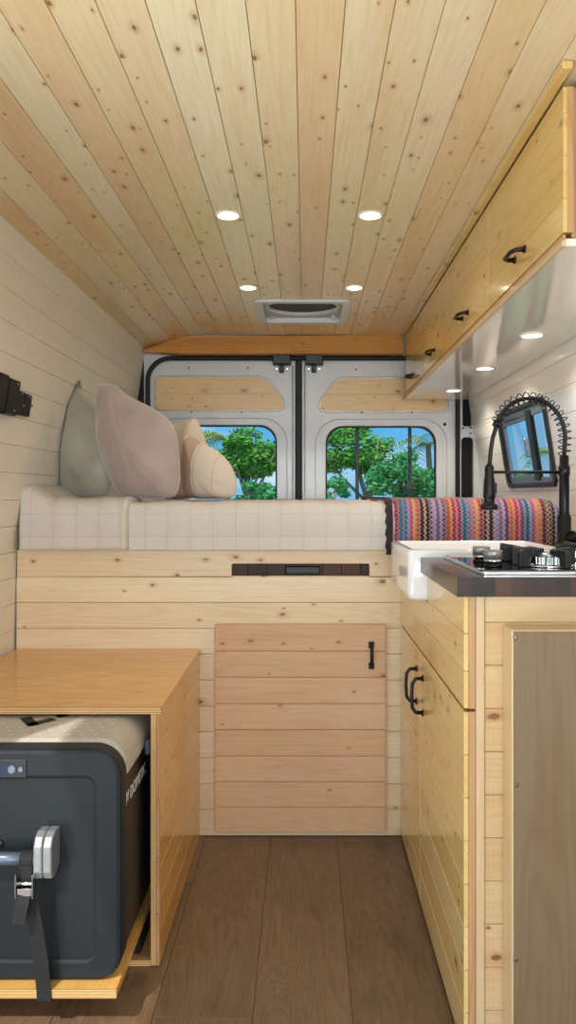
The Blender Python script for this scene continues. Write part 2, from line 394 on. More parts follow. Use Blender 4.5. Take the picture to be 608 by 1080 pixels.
def rrect(x0, x1, z0, z1, r, n=6):
    if not isinstance(r, (list, tuple)): r = [r] * 4      # bl, br, tr, tl
    pts = []
    for (cx, cz, a0, rr) in ((x0 + r[0], z0 + r[0], 180, r[0]), (x1 - r[1], z0 + r[1], 270, r[1]), (x1 - r[2], z1 - r[2], 0, r[2]), (x0 + r[3], z1 - r[3], 90, r[3])):
        if rr < 1e-5: pts.append((cx, cz)); continue
        for k in range(n + 1):
            a = R(a0 + 90 * k / n); pts.append((cx + rr * math.cos(a), cz + rr * math.sin(a)))
    return pts
def plate(name, outer, holes, d0, d1, mat, parent=None, plane='xz', bev=.002, smooth=True, grainx=True, pv=.5):
    """a plate with holes, filled from outlines; plane xz (depth=y), xy (depth=z), yz (depth=x)"""
    cu = bpy.data.curves.new(name, 'CURVE'); cu.dimensions = '2D'; cu.fill_mode = 'BOTH'
    for pts in [outer] + holes:
        sp = cu.splines.new('POLY'); sp.points.add(len(pts) - 1); sp.use_cyclic_u = True
        for k, p in enumerate(pts): sp.points[k].co = (p[0], p[1], 0, 1)
    cu.extrude = max(1e-4, (d1 - d0) / 2 - bev); cu.bevel_depth = bev; cu.bevel_resolution = 1; cu.offset = -bev if bev else 0
    co = bpy.data.objects.new('tmp', cu); COL.objects.link(co)
    dg = bpy.context.evaluated_depsgraph_get(); dg.update()
    me = bpy.data.meshes.new_from_object(co.evaluated_get(dg)); bpy.data.objects.remove(co)
    me.name = name; c = (d0 + d1) / 2
    for v in me.vertices:
        a, b, d = v.co
        v.co = {'xz': (a, c - d, b), 'xy': (a, b, c + d), 'yz': (c + d, a, b)}[plane]
    while me.uv_layers: me.uv_layers.remove(me.uv_layers[0])
    bm = bmesh.new(); bm.from_mesh(me); bmesh.ops.remove_doubles(bm, verts=bm.verts, dist=1e-5); bmesh.ops.recalc_face_normals(bm, faces=bm.faces)
    uv = bm.loops.layers.uv.new('UVMap')
    for f in bm.faces:
        f.smooth = False
        for l in f.loops:
            q = l.vert.co; ab = {'xz': (q.x, q.z), 'xy': (q.x, q.y), 'yz': (q.y, q.z)}[plane]
            l[uv].uv = ab if grainx else (ab[1], ab[0])
    bm.to_mesh(me); bm.free()
    at_ = me.attributes.new('pv', 'FLOAT', 'FACE')
    for k in range(len(me.polygons)): at_.data[k].value = pv
    me.materials.clear(); me.materials.append(M[mat])
    o = bpy.data.objects.new(name, me); COL.objects.link(o)
    if parent: o.parent = parent
    return o

YF = -1.0; D1 = 2.40; D2 = 3.72
PW = .0819

# ------------------------------------------------------------------ floor
m = MB(); fw = .207; gap = .0012
k0 = -5
for k in range(k0, 6):
    xa = -.108 + fw * k; xb = xa + fw
    off = [0.0, .55, .81, .27][k % 4]
    if k == 0: off = 2.01 - 1.2 * 2
    if k == 1: off = .15
    y = YF - 1.3 + (off % 1.2)
    if k == 0: y = 2.01 - 1.2 * 3
    while y < D2 + .1:
        m.box(max(xa, -.96), min(xb, .96) - gap, max(y, YF), min(y + 1.2, D2 + .1) - gap, -.02, 0, 'y') if min(y + 1.2, D2 + .1) > YF + .01 else None
        y += 1.2
m.box(-.96, .96, YF, D2 + .1, -.05, -.003, 'y', .1)
struct(m.build('floor', 'floor', bevel=.0006))

# ------------------------------------------------------------------ ceiling
VH = (-.180, .160, 3.06, 3.40)
m = MB(); cp = .0795
prof = lambda x: 1.862 if x > -.567 else 1.862 + (x + .567) * (.064 / .213)
k = -11; xs = [-.015 + cp * i for i in range(-11, 12)]
for a, b in zip(xs[:-1], xs[1:]):
    a = max(a, -.85); b = min(b, .84)
    if b - a < .01: continue
    g2 = .0006
    za, zb = prof(a), prof(b)
    pvv = random.random()
    segs = [(a, b, YF, D2)]
    if b > VH[0] and a < VH[1]:
        segs = [(a, b, YF, VH[2]), (a, b, VH[3], D2)]
        if a < VH[0]: segs.append((a, VH[0], VH[2], VH[3]))
        if b > VH[1]: segs.append((VH[1], b, VH[2], VH[3]))
    for (a_, b_, p, q) in segs:
        za, zb = prof(a_), prof(b_)
        m.hexa([(a_ + g2, p, za), (b_ - g2, p, zb), (b_ - g2, q, zb), (a_ + g2, q, za), (a_ + g2, p, za + .012), (b_ - g2, p, zb + .012), (b_ - g2, q, zb + .012), (a_ + g2, q, za + .012)], 'y', pvv)
for (a, b, p, q) in ((-.9, VH[0], YF, D2 + .12), (VH[1], .9, YF, D2 + .12), (VH[0], VH[1], YF, VH[2]), (VH[0], VH[1], VH[3], D2 + .12)):
    m.box(a, b, p, q, 1.874, 1.92, 'y', .1)
m.hexa([(-.9, YF, prof(-.9) + .0125), (-.567, YF, 1.875), (-.567, D2, 1.875), (-.9, D2, prof(-.9) + .0125), (-.9, YF, 1.9), (-.567, YF, 1.9), (-.567, D2, 1.9), (-.9, D2, 1.9)], 'y', .1)
struct(m.build('ceiling', 'ceil', bevel=.0012))

# ------------------------------------------------------------------ side walls
LP = [(-.935, 0.0), (-.915, .9), (-.782, 1.802)]
RP = [(.935, 0.0), (.905, .9), (.80, 1.552), (.755, 1.83)]
def px_of(P, z):
    for (xa, za), (xb, zb) in zip(P[:-1], P[1:]):
        if z <= zb: return xa + (xb - xa) * (z - za) / (zb - za)
    return P[-1][0] + (z - P[-1][1]) * (P[-1][0] - P[-2][0]) / (P[-1][1] - P[-2][1])
def wall(P, sgn, name, mat, z0, z1, skips, zoff):
    """boards along Y; skips = list of (ya,yb,za,zb) openings"""
    m = MB(); z = zoff
    zs = [z0]
    while z < z1:
        if z > z0 + .005: zs.append(z)
        z += PW
    zs.append(z1)
    for a, b in zip(zs[:-1], zs[1:]):
        # split boards at the openings
        lv = sorted({a, b} | {q for s in skips for q in (s[2], s[3]) if a < q < b})
        for la, lb in zip(lv[:-1], lv[1:]):
            segs = [(YF, D2)]
            for s in skips:
                if s[2] <= (la + lb) / 2 <= s[3]:
                    ns = []
                    for (p, q) in segs:
                        if s[0] > p: ns.append((p, min(q, s[0])))
                        if s[1] < q: ns.append((max(p, s[1]), q))
                    segs = [t for t in ns if t[1] - t[0] > .001]
            for (p, q) in segs:
                xa, xb = px_of(P, la), px_of(P, lb); gz = .0005; t = .02 * sgn
                A, B = la + (gz if la == a else 0), lb - (gz if lb == b else 0)
                m.hexa([(xa, p, A), (xa + t, p, A), (xa + t, q, A), (xa, q, A), (xb, p, B), (xb + t, p, B), (xb + t, q, B), (xb, q, B)], 'y')
                m.hexa([(xa + t * .5, p, la), (xa + t * 1.4, p, la), (xa + t * 1.4, q, la), (xa + t * .5, q, la), (xb + t * .5, p, lb), (xb + t * 1.4, p, lb), (xb + t * 1.4, q, lb), (xb + t * .5, q, lb)], 'y')
    return struct(m.build(name, mat, bevel=.0010))
wall(LP, -1, 'wall_left', 'wboard', -.02, 1.86, [(-.7, .95, .0, 1.7)], .0)
WY0, WY1, WZ0, WZ1 = 2.60, 3.23, 1.125, 1.405
wall(RP, 1, 'wall_right', 'wgloss', -.02, 1.90, [(WY0, WY1, WZ0, WZ1)], .03)

# ------------------------------------------------------------------ rear body frame and doors
SEALX0, SEALX1, SEALZ = X_(156, D2), X_(483, D2), Z_(378, D2)
fr_out = [(-.95, -.02), (.93, -.02), (.905, .9), (.875, 1.15), (.84, 1.40), (.80, 1.95), (-.95, 1.95)]
hole_mid = rrect(SEALX0, SEALX1, .3, SEALZ, [.02, .02, .11, .11], 8)
op1 = rrect(X_(488.6, D2), X_(498.5, D2), Z_(449.5, D2), Z_(400, D2), .012)
op2 = rrect(X_(487.3, D2), X_(500, D2), .80, Z_(461, D2), .02)
f = struct(plate('wall_back', fr_out, [hole_mid, op1, op2], D2 + .005, D2 + .035, 'paint2', bev=.003))
m = MB(); m.box(.765, .845, D2 + .04, D2 + .06, .5, 1.8, 'x', .5); o = m.build('pillar_cavity_shade', 'dark', f)  # near-black sheet standing in for the shade inside the pillar openings
m = MB()
for (px, py) in ((489, 451.5), (497, 451), (497, 457)):
    p = at(px, py, D2); m.lathe((p.x, D2 + .003, p.z), [(.004, -.004), (.005, 0), (.005, .006)], 12, 'y')
m.build('pillar_fixing', 'rubber', f)
# rubber seal loop
path = [(SEALX0, D2, .35)] + [(x, D2, z) for x, z in rrect(SEALX0, SEALX1, .3, SEALZ, [.02, .02, .11, .11], 8)[14:][::-1][: -0 or None]] + [(SEALX1, D2, .35)]
pts = rrect(SEALX0, SEALX1, .3, SEALZ, [.02, .02, .11, .11], 8)
tr_ = pts[18:27]; tl_ = pts[27:36]
path = [Vector((SEALX1, D2, .35))] + [Vector((x, D2, z)) for x, z in tr_ + tl_] + [Vector((SEALX0, D2, .35))]
m = MB(); m.tube([(p.x, D2 - .004, p.z) for p in path], .0115, 10); m.build('door_seal', 'rubber', f)
# dark plate painted as the shade in the gap between left lining and pillar
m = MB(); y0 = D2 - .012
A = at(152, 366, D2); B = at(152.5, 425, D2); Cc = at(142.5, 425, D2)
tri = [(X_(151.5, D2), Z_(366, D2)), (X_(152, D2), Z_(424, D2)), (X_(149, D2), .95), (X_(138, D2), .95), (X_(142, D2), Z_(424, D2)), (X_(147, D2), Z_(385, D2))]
plate('lining_gap_shade', tri, [], D2 - .008, D2 + .004, 'dark', f, bev=0)

def rear_door(n, xa, xb, win, wood, chamfer, dots, barpx):
    """n door number; pixel rectangles at depth D2"""
    Y = D2 + .02
    root = bpy.data.objects.new('door_%d' % n, None); COL.objects.link(root); root['kind'] = 'structure'; root.location = (0, 0, 0)
    zt = SEALZ
    wx0, wx1, wz1 = X_(win[0], Y), X_(win[1], Y), Z_(win[2], Y); wz0 = .80
    r = .085
    X0, X1 = X_(xa, Y), X_(xb, Y)
    hole = rrect(wx0, wx1, wz0, wz1, r, 8)
    e = .05
    big = rrect(wx0 - e, wx1 + e, wz0 - e, wz1 + e * .62, r + e * .7, 8)
    rad = [.0, .0, .0, .10] if n == 1 else [.0, .0, .10, .0]
    outer = rrect(X0, X1, .3, zt + .01, rad, 8)
    wx_0, wx_1, wz_0, wz_1 = X_(wood[0], Y), X_(wood[1], Y), Z_(wood[3], Y), Z_(wood[2], Y)
    ch = .06; rr = .02
    if chamfer == 'tr':
        wo = [(wx_0 + rr, wz_0), (wx_1 - .03, wz_0), (wx_1 - .008, wz_0 + .008), (wx_1, wz_0 + .03), (wx_1 - .012, wz_0 + .06), (wx_1 - .07, wz_1 - .02), (wx_1 - .105, wz_1 - .003), (wx_1 - .13, wz_1), (wx_0 + rr, wz_1), (wx_0 + .006, wz_1 - .006), (wx_0, wz_1 - rr), (wx_0, wz_0 + rr), (wx_0 + .006, wz_0 + .006)]
    else:
        wo = [(wx_0 + .03, wz_0), (wx_1 - rr, wz_0), (wx_1 - .006, wz_0 + .006), (wx_1, wz_0 + rr), (wx_1, wz_1 - rr), (wx_1 - .006, wz_1 - .006), (wx_1 - rr, wz_1), (wx_0 + .13, wz_1), (wx_0 + .105, wz_1 - .003), (wx_0 + .07, wz_1 - .02), (wx_0 + .012, wz_0 + .06), (wx_0, wz_0 + .03), (wx_0 + .008, wz_0 + .008)]
    cx = sum(p[0] for p in wo) / len(wo); cz = sum(p[1] for p in wo) / len(wo)
    hw = (wx_1 - wx_0) / 2; hh = (wz_1 - wz_0) / 2
    grow = lambda k: [(cx + (p[0] - cx) * (1 + k / hw), cz + (p[1] - cz) * (1 + k / hh)) for p in wo]
    plate('door_skin', outer, [big, grow(.012)], Y, Y + .014, 'paint', root, bev=.004)
    plate('window_surround', rrect(X0, X1, .3, zt, rad, 8), [hole, grow(.006)], Y + .012, Y + .034, 'paint', root, bev=.004)
    plate('glazing_seal', rrect(wx0 - .012, wx1 + .012, wz0 - .012, wz1 + .012, r + .01, 8), [rrect(wx0 + .007, wx1 - .007, wz0 + .007, wz1 - .007, r, 8)], Y + .033, Y + .043, 'rubber', root, bev=.002)
    gp = plate('glass_pane', rrect(wx0 - .005, wx1 + .005, wz0 - .005, wz1 + .005, r, 8), [], Y + .044, Y + .048, 'glass', root, bev=0)
    for v in gp.data.vertices: v.co.y += (wz1 - v.co.z) * .12      # the rear glass leans in towards the roof
    # wooden infill
    plate('wood_insert', grow(.004), [], Y + .006, Y + .016, 'palest', root, bev=.0015, pv=.3 + .4 * (n - 1))
    zm = (wz_0 + wz_1) / 2
    m = MB(); m.box(wx_0 + .01, wx_1 - .01 - (0.01), Y + .0045, Y + .0065, zm - .001, zm + .001, 'x', 0.); m.build('board_joint', 'redwood', root)
    plate('insert_shadow_border', grow(.012), [grow(.002)], Y + .008, Y + .013, 'screw', root, bev=0)  # grey ring that paints in the thin shadow border round the insert
    m = MB()
    for i, (a, b, s) in enumerate(dots):
        p = at(a, b, Y)
        MB().lathe((p.x, Y, p.z), [(s * .6, -.003), (s, -.001), (s, .004)], 14, 'y').build('hole_plug', 'rubber', root)
    for bp in barpx:
        x = X_(bp, D2 + .30)
        MB().box(x - .009, x + .009, D2 + .29, D2 + .31, .75, 1.62, 'z').build('outside_bar', 'black', root, bevel=.003)
    if barpx:
        xx0 = X_(barpx[0], D2 + .3); xx1 = X_(barpx[1], D2 + .3)
        m = MB()
        for z in (.78, 1.62): m.box(xx0 - .02, xx1 + .02, D2 + .292, D2 + .308, z - .01, z + .01, 'x'); 
        for x in (xx0, xx1): m.box(x - .006, x + .006, D2 + .07, D2 + .30, 1.615, 1.627, 'y')
        m.build('outside_bar', 'black', root, bevel=.002)
    return root
d1 = rear_door(1, 157.5, 312, (172, 292, 448), (165, 298, 399, 431), 'tr', [(199, 388, .0045), (261.5, 388, .0045), (202, 434.5, .0045), (255, 434.5, .0045), (275, 499, .003), (304, 384.5, .003)], [])
d2 = rear_door(2, 318.5, 481, (344, 461, 449), (339, 471, 400, 432), 'tl', [(375.6, 389.5, .0045), (382, 435, .0045), (435, 435, .0045), (469.5, 447.5, .008), (366, 499, .003), (326, 384.5, .003), (350, 494, .0025)], [377, 432.5])
# centre joint
m = MB(); m.box(X_(312.3, D2), X_(318.4, D2), D2 + .0, D2 + .05, .3, SEALZ, 'z'); m.build('centre_seal', 'rubber', d1, bevel=.004)
m = MB(); m.box(X_(306, D2), X_(326, D2), D2 + .056, D2 + .066, .3, SEALZ, 'z'); m.build('centre_backing', 'rubber', d1)
for px, dd in ((308.8, d1), (321.8, d2)):
    m = MB(); x = X_(px, D2); m.tube([(x, D2 + .014, .4), (x, D2 + .014, SEALZ - .03)], .0035, 8); m.build('door_edge_bead', 'paint', dd)
# latches at the top of the doors
for px, dd in ((297.5, d1), (331.5, d2)):
    x = X_(px, D2)
    m = MB(); m.box(x - .044, x + .044, D2 - .035, D2 + .015, Z_(385.5, D2), Z_(375, D2), 'x'); l = m.build('top_latch', 'black', dd, bevel=.004)
    m = MB(); m.box(x - .013, x + .010, D2 - .012, D2 + .018, Z_(393, D2), Z_(385.5, D2), 'x'); m.build('latch_bolt', 'black', l, bevel=.004)
    m = MB()
    for s in (-1, 1): m.lathe((x + s * .026, D2 + .018, Z_(388.5, D2)), [(.004, -.006), (.006, 0), (.006, .004)], 12, 'y')
    m.build('latch_screw', 'chrome', l)
settle()
# pine beam across the rear
m = MB(); yb = D2 - .075
xa, xb = X_(153, D2), .86
zt = lambda x: prof(x) - .001
zb = Z_(375.5, D2 - .0)
m2 = MB(); m2.hexa([(-.786, yb, zb + .01), (-.60, yb, zb), (-.60, D2, zb), (-.786, D2, zb + .01), (-.775, yb + .055, prof(-.775) + .001), (-.60, yb + .055, prof(-.6) + .001), (-.60, D2, prof(-.6) + .001), (-.775, D2, prof(-.775) + .001)], 'x', .3)
m2.hexa([(-.60, yb, zb), (.475, yb, zb), (.475, D2, zb), (-.60, D2, zb), (-.60, yb + .055, prof(-.6) + .001), (.475, yb + .055, 1.8625), (.475, D2, 1.8625), (-.60, D2, prof(-.6) + .001)], 'x', .3)
b = struct(m2.build('trim_1', 'beam', bevel=.0))

# ------------------------------------------------------------------ side window in right wall
wn = bpy.data.objects.new('window_1', None); COL.objects.link(wn); wn['kind'] = 'structure'
def wallpt(y, z, d=0): return (px_of(RP, z) + d, y, z)
def leanplate(name, outer, holes, d0, d1, mat, bev=.002):
    o = plate(name, outer, holes, d0, d1, mat, wn, 'yz', bev)
    for v in o.data.vertices: v.co.x += px_of(RP, v.co.z)
    return o
fy0, fy1, fz0, fz1 = 2.63, 3.20, 1.13, 1.40
leanplate('window_frame', rrect(fy0 - .03, fy1 + .03, fz0 - .022, fz1 + .022, .035), [rrect(fy0 - .006, fy1 + .006, fz0 - .004, fz1 + .004, .025)], -.010, .012, 'black', .003)
leanplate('outer_sash', rrect(fy0 - .012, fy1 + .012, fz0 - .008, fz1 + .008, .028), [rrect(fy0 + .020, fy1 - .018, fz0 + .016, fz1 - .028, .02)], .002, .010, 'sash', .003)
leanplate('inner_sash', rrect(2.80, fy1 - .012, fz0 + .012, fz1 - .012, .02), [rrect(2.86, fy1 - .026, fz0 + .026, fz1 - .036, .015)], .002, .012, 'sash', .003)
m = MB(); 
def lean_box(y0, y1, z0, z1, d0, d1):
    p = [wallpt(y0, z0, d0), wallpt(y0, z0, d1), wallpt(y1, z0, d1), wallpt(y1, z0, d0), wallpt(y0, z1, d0), wallpt(y0, z1, d1), wallpt(y1, z1, d1), wallpt(y1, z1, d0)]
    return p
m.hexa(lean_box(2.785, 2.85, fz0 + .005, fz1 - .005, -.004, .012), 'z'); m.build('meeting_stile', 'black', wn, bevel=.004)
m = MB(); m.hexa(lean_box(2.812, 2.826, 1.22, 1.29, -.03, -.01), 'z'); m.build('window_catch', 'steel', wn, bevel=.003)
leanplate('glass_pane', rrect(fy0, fy1, fz0, fz1, .02), [], .018, .022, 'glass2', 0)
leanplate('window_reveal', rrect(WY0 - .01, WY1 + .01, WZ0 - .01, WZ1 + .01, .01), [rrect(fy0 - .02, fy1 + .02, fz0 - .012, fz1 + .012, .03)], .016, .026, 'paint', .002)

# ------------------------------------------------------------------ downlights
def downlight(x, y, z, label, grp, dx, power, spread=2.6):
    t = thing('recessed_downlight', label, 'light', (x, y, z), grp)
    MB().lathe((x, y, z), [(.029, .001), (.029, -.003), (.034, -.004), (.037, -.001), (.037, .004)], 32).build('trim_ring', 'ringm', t)
    MB().lathe((x, y, z), [(.0285, .0), (.0285, -.002), (.02, -.0028), (.002, -.003)], 32).build('lamp_lens', 'lamp', t)
    l = light('downlight_beam', 'SPOT', (x, y, z - .012), (0, 0, 0), power, (1, .90, .76), spot_size=R(150), spot_blend=.8, shadow_soft_size=.03)
    l.parent = t; l.matrix_parent_inverse = Matrix.Translation(-t.location)
    settle()
cz = 1.862
for (x, y, lb) in ((-.215, 2.12, 'round lit downlight in pine ceiling, left one of the nearer pair'), (.183, 2.12, 'round lit downlight in pine ceiling, right one of the nearer pair'),
                   (-.215, 2.86, 'round lit downlight in pine ceiling, just left of the roof vent'), (.186, 2.86, 'round lit downlight in pine ceiling, just right of the roof vent')):
    downlight(x, y, cz, lb, 'downlights in the pine ceiling', 0, 4.0)

# ------------------------------------------------------------------ roof vent
t = thing('roof_vent', 'white square roof vent with round dark fan screen in ceiling', 'vent', (-.01, 3.23, cz))
vx0, vx1, vy0, vy1 = -.207, .187, 3.03, 3.43
plate('vent_flange', rrect(vx0, vx1, vy0, vy1, .035), [rrect(VH[0] + .006, VH[1] - .006, VH[2] + .006, VH[3] - .006, .02)], cz - .010, cz + .0, 'vent', t, 'xy', .003)
VC = 3.195
plate('inner_tray', rrect(VH[0] + .001, VH[1] - .001, VH[2] + .001, VH[3] - .001, .01), [[(-.01 + .15 * math.cos(2 * PI * k / 40), VC + .13 * math.sin(2 * PI * k / 40)) for k in range(40)]], cz + .010, cz + .015, 'ventgrey', t, 'xy', .002)
m = MB()
for (a, b, p, q) in ((VH[0] + .001, VH[0] + .006, VH[2] + .001, VH[3] - .001), (VH[1] - .006, VH[1] - .001, VH[2] + .001, VH[3] - .001), (VH[0] + .006, VH[1] - .006, VH[2] + .001, VH[2] + .006), (VH[0] + .006, VH[1] - .006, VH[3] - .006, VH[3] - .001)):
    m.box(a, b, p, q, cz - .002, cz + .10, 'z')
m.box(VH[0] + .001, VH[1] - .001, VH[2] + .001, VH[3] - .001, cz + .10, cz + .105)
m.build('recess_wall', 'vent', t)
plate('fan_screen', [(-.01 + .152 * math.cos(2 * PI * k / 40), VC + .132 * math.sin(2 * PI * k / 40)) for k in range(40)], [], cz + .018, cz + .021, 'screenm', t, 'xy', 0)
m = MB(); m.ring([[( -.01 + r * math.cos(2 * PI * k / 40), VC + (r - .02) * math.sin(2 * PI * k / 40), z) for k in range(40)] for r, z in ((.156, cz + .012), (.156, cz + .005), (.147, cz + .005), (.147, cz + .018))], True, False)
m.build('screen_rim', 'vent', t)
MB().lathe((vx1 - .06, 3.355, cz + .010), [(.012, .0), (.012, -.012), (.009, -.014)], 16).build('vent_knob', 'vent', t)
MB().lathe((vx0 + .06, 3.355, cz + .010), [(.008, .0), (.008, -.008), (.006, -.009)], 16).build('vent_knob', 'ventgrey', t)
settle()

# ------------------------------------------------------------------ overhead cabinets
OB, OT = 1.568, 1.846
def handle_along_y(y0, y1, x, z, mat, parent, proj=.028, r=.0048):
    pts = [(x + .002, y0, z), (x - proj * .7, y0 + .002, z - .001), (x - proj, y0 + .014, z - .002), (x - proj, y1 - .014, z - .002), (x - proj * .7, y1 - .002, z - .001), (x + .002, y1, z)]
    m = MB(); m.tube(pts, [r * 1.3, r, r, r, r, r * 1.3], 10)
    for y in (y0, y1): m.lathe((x, y, z), [(.0085, -.004), (.0085, .0)], 14, 'x')
    return m.build('handle', mat, parent)
labs = ['overhead pine cupboard nearest the camera at top right', 'overhead pine cupboard second from the camera', 'overhead pine cupboard third from the camera', 'overhead pine cupboard farthest away, beside the rear doors']
for i in range(4):
    y0 = 1.415 + .5775 * i; y1 = y0 + .5775 - .003
    if i == 3: y1 = D2 - .085 + .0
    t = thing('overhead_cupboard', labs[i], 'cupboard', (.63, (y0 + y1) / 2, OB), 'overhead cupboards along the right wall')
    m = MB()
    m.box(.502, px_of(RP, OT) - .004, y0 + .012 * (i == 0), y0 + .022, OB - .004, OT, 'z')
    m.box(.502, .752, y1 - .012, y1, OB - .004, OT, 'z')
    m.box(.502, .752, y0 + .022, y1 - .012, OT - .012, OT, 'y')
    m.box(.502, .78, y0 + .022, y1 - .012, OB - .004, OB + .008, 'y')
    m.build('carcass', 'redwood', t)
    m = MB(); zz = [OB + .002, OB + .065, OB + .145, OB + .225, OT - .004]
    for a, b in zip(zz[:-1], zz[1:]): m.box(.482, .490, y0, y1, a + .0002, b - .0002, 'y')
    d = m.build('door', 'over', t, bevel=.0007)
    m = MB(); m.box(.490, .5015, y0, y1, OB + .002, OT - .004, 'z', .6); m.build('door_backing', 'redwood', d)
    yc = 1.66 + .5775 * i
    handle_along_y(yc, yc + .078, .482, 1.618, 'bronze', d)
    settle()
m = MB(); m.box(.462, .4815, 1.36, D2 - .08, OT, 1.8605, 'y'); tag(m.build('cornice_strip', 'over', bevel=.002), 'thin pine strip between ceiling and overhead cupboards', 'trim strip')
t = thing('underside_panel', 'glossy white panel under the overhead cupboards holding downlights', 'panel', (.63, 2.5, OB - .02))
m = MB(); m.box(.487, .792, 1.42, D2 - .004, OB - .022, OB - .008, 'y'); m.build('panel', 'under', t)
m = MB(); m.box(.4795, .4865, 1.415, D2 - .004, OB - .024, OB - .012, 'y'); m.build('edge_strip', 'trimwood', t, bevel=.001)
m = MB(); m.box(.4815, .4865, 1.415, D2 - .004, OB - .0118, OB - .003, 'y', .5); m.build('wood_lipping', 'redwood', t)
settle()
for (y, lb) in ((2.21, 'lit round downlight under the overhead cupboards, nearest of three'), (2.79, 'lit round downlight under the overhead cupboards, middle of three'), (3.38, 'lit round downlight under the overhead cupboards, farthest of three')):
    downlight(.662, y, OB - .0225, lb, 'downlights under the overhead cupboards', 0, 7.0)

# ------------------------------------------------------------------ bed platform
PT = .906
t = thing('bed_platform', 'pine boarded bed platform across the van with hatch door', 'bed base', (0, 2.6, 0))
pe = [580, 608.3, 635.6, 663, 690, 717.5, 745, 772, 799.5, 827, 854, 882]
zs = [Z_(p, D1) for p in pe]; zs[-1] = .001
sl = (X_(244.6, D1), X_(390, D1), Z_(608.7, D1), Z_(594.5, D1))
plate('slot_board', [(-.912, zs[1]), (.90, zs[1]), (.90, zs[0]), (-.912, zs[0])], [rrect(sl[0], sl[1], sl[2], sl[3], .006, 4)], D1, D1 + .018, 'front', t, bev=.0015, pv=.62)
m = MB()
for a, b in zip(zs[1:-1], zs[2:]):
    m.box(-.915, .905, D1, D1 + .018, b + .0004, a - .0004, 'x')
m.box(-.90, .90, D1 + .012, D1 + .03, .002, zs[1] - .002, 'x', .2)
m.build('front_panel', 'front', t, bevel=.0022)
m = MB(); m.box(-.90, .895, D1 + .03, D2 - .05, PT - .018, PT - .001, 'x', .5); m.build('deck', 'plytop', t)
m = MB()
x = sl[0] - .01
while x < sl[1]:
    m.box(x, x + .058, D1 + .024, D1 + .034, sl[2] - .01, sl[3] + .008, 'x'); x += .06
sd = m.build('slot_panel', 'darkwood', t)
m = MB(); m.box(-.062, .048, D1 + .014, D1 + .024, sl[2] + .008, sl[3] - .010, 'x'); m.build('slot_latch', 'black', sd, bevel=.003)
# hatch door
de = [658.8, 687, 714.5, 742.5, 770, 797.5, 824.6, 851.5, 878.5]; yd = D1 - .022
dx0, dx1 = X_(226.5, yd), X_(407.3, yd)
m = MB()
for a, b in zip(de[:-1], de[1:]):
    m.box(dx0, dx1, yd, yd + .010, Z_(b, yd) + .0004, Z_(a, yd) - .0004, 'x')
h = m.build('hatch_door', 'hatch', t, bevel=.0022)
m = MB(); m.box(dx0, dx1, yd + .009, yd + .02, Z_(878.5, yd), Z_(658.8, yd), 'x', .3); m.build('door_backing', 'redwood', h)
hx = X_(392, yd); hz0, hz1 = Z_(705.5, yd), Z_(676.5, yd)
m = MB(); m.tube([(hx, yd + .001, hz1 - .008), (hx, yd - .016, hz1 - .014), (hx, yd - .022, (hz0 + hz1) / 2), (hx, yd - .016, hz0 + .014), (hx, yd + .001, hz0 + .008)], [.005, .0055, .006, .0055, .005], 10)
for z in (hz1, hz0): m.box(hx - .009, hx + .009, yd - .005, yd, min(z, (z + (hz0 + hz1) / 2) / 2) if z == hz0 else z - .02, z if z == hz1 else hz0 + .02, 'z')
m.build('handle', 'black', h, bevel=.001)
settle()

# ------------------------------------------------------------------ mattress, quilt end, blanket
MX0, MX1, MY0, MY1, MZ1 = -.900, .805, 2.375, 3.66, 1.058
def yz_profile(off, z0=PT + .002, y0=MY0, y1=MY1, z1=MZ1, r=.05, nb=8, step=.012):
    """open profile from front bottom up over the top to the rear; returns (y,z,ny,nz,s)"""
    P = []
    def add(y, z, ny, nz): P.append((y + ny * off, z + nz * off, ny, nz))
    n = max(2, int((z1 - r - z0) / step))
    for k in range(n): add(y0, z0 + (z1 - r - z0) * k / n, -1, 0)
    for k in range(nb + 1):
        a = PI / 2 * k / nb; add(y0 + r - r * math.cos(a), z1 - r + r * math.sin(a), -math.cos(a), math.sin(a))
    n = int((y1 - y0 - 2 * r) / .02)
    for k in range(1, n): add(y0 + r + (y1 - y0 - 2 * r) * k / n, z1, 0, 1)
    for k in range(nb + 1):
        a = PI / 2 * k / nb; add(y1 - r + r * math.sin(a), z1 - r + r * math.cos(a), math.sin(a), math.cos(a))
    add(y1, z0, 1, 0)
    out = []; s = 0
    for k, p in enumerate(P):
        if k: s += math.hypot(p[0] - P[k - 1][0], p[1] - P[k - 1][1])
        out.append((*p, s))
    return out
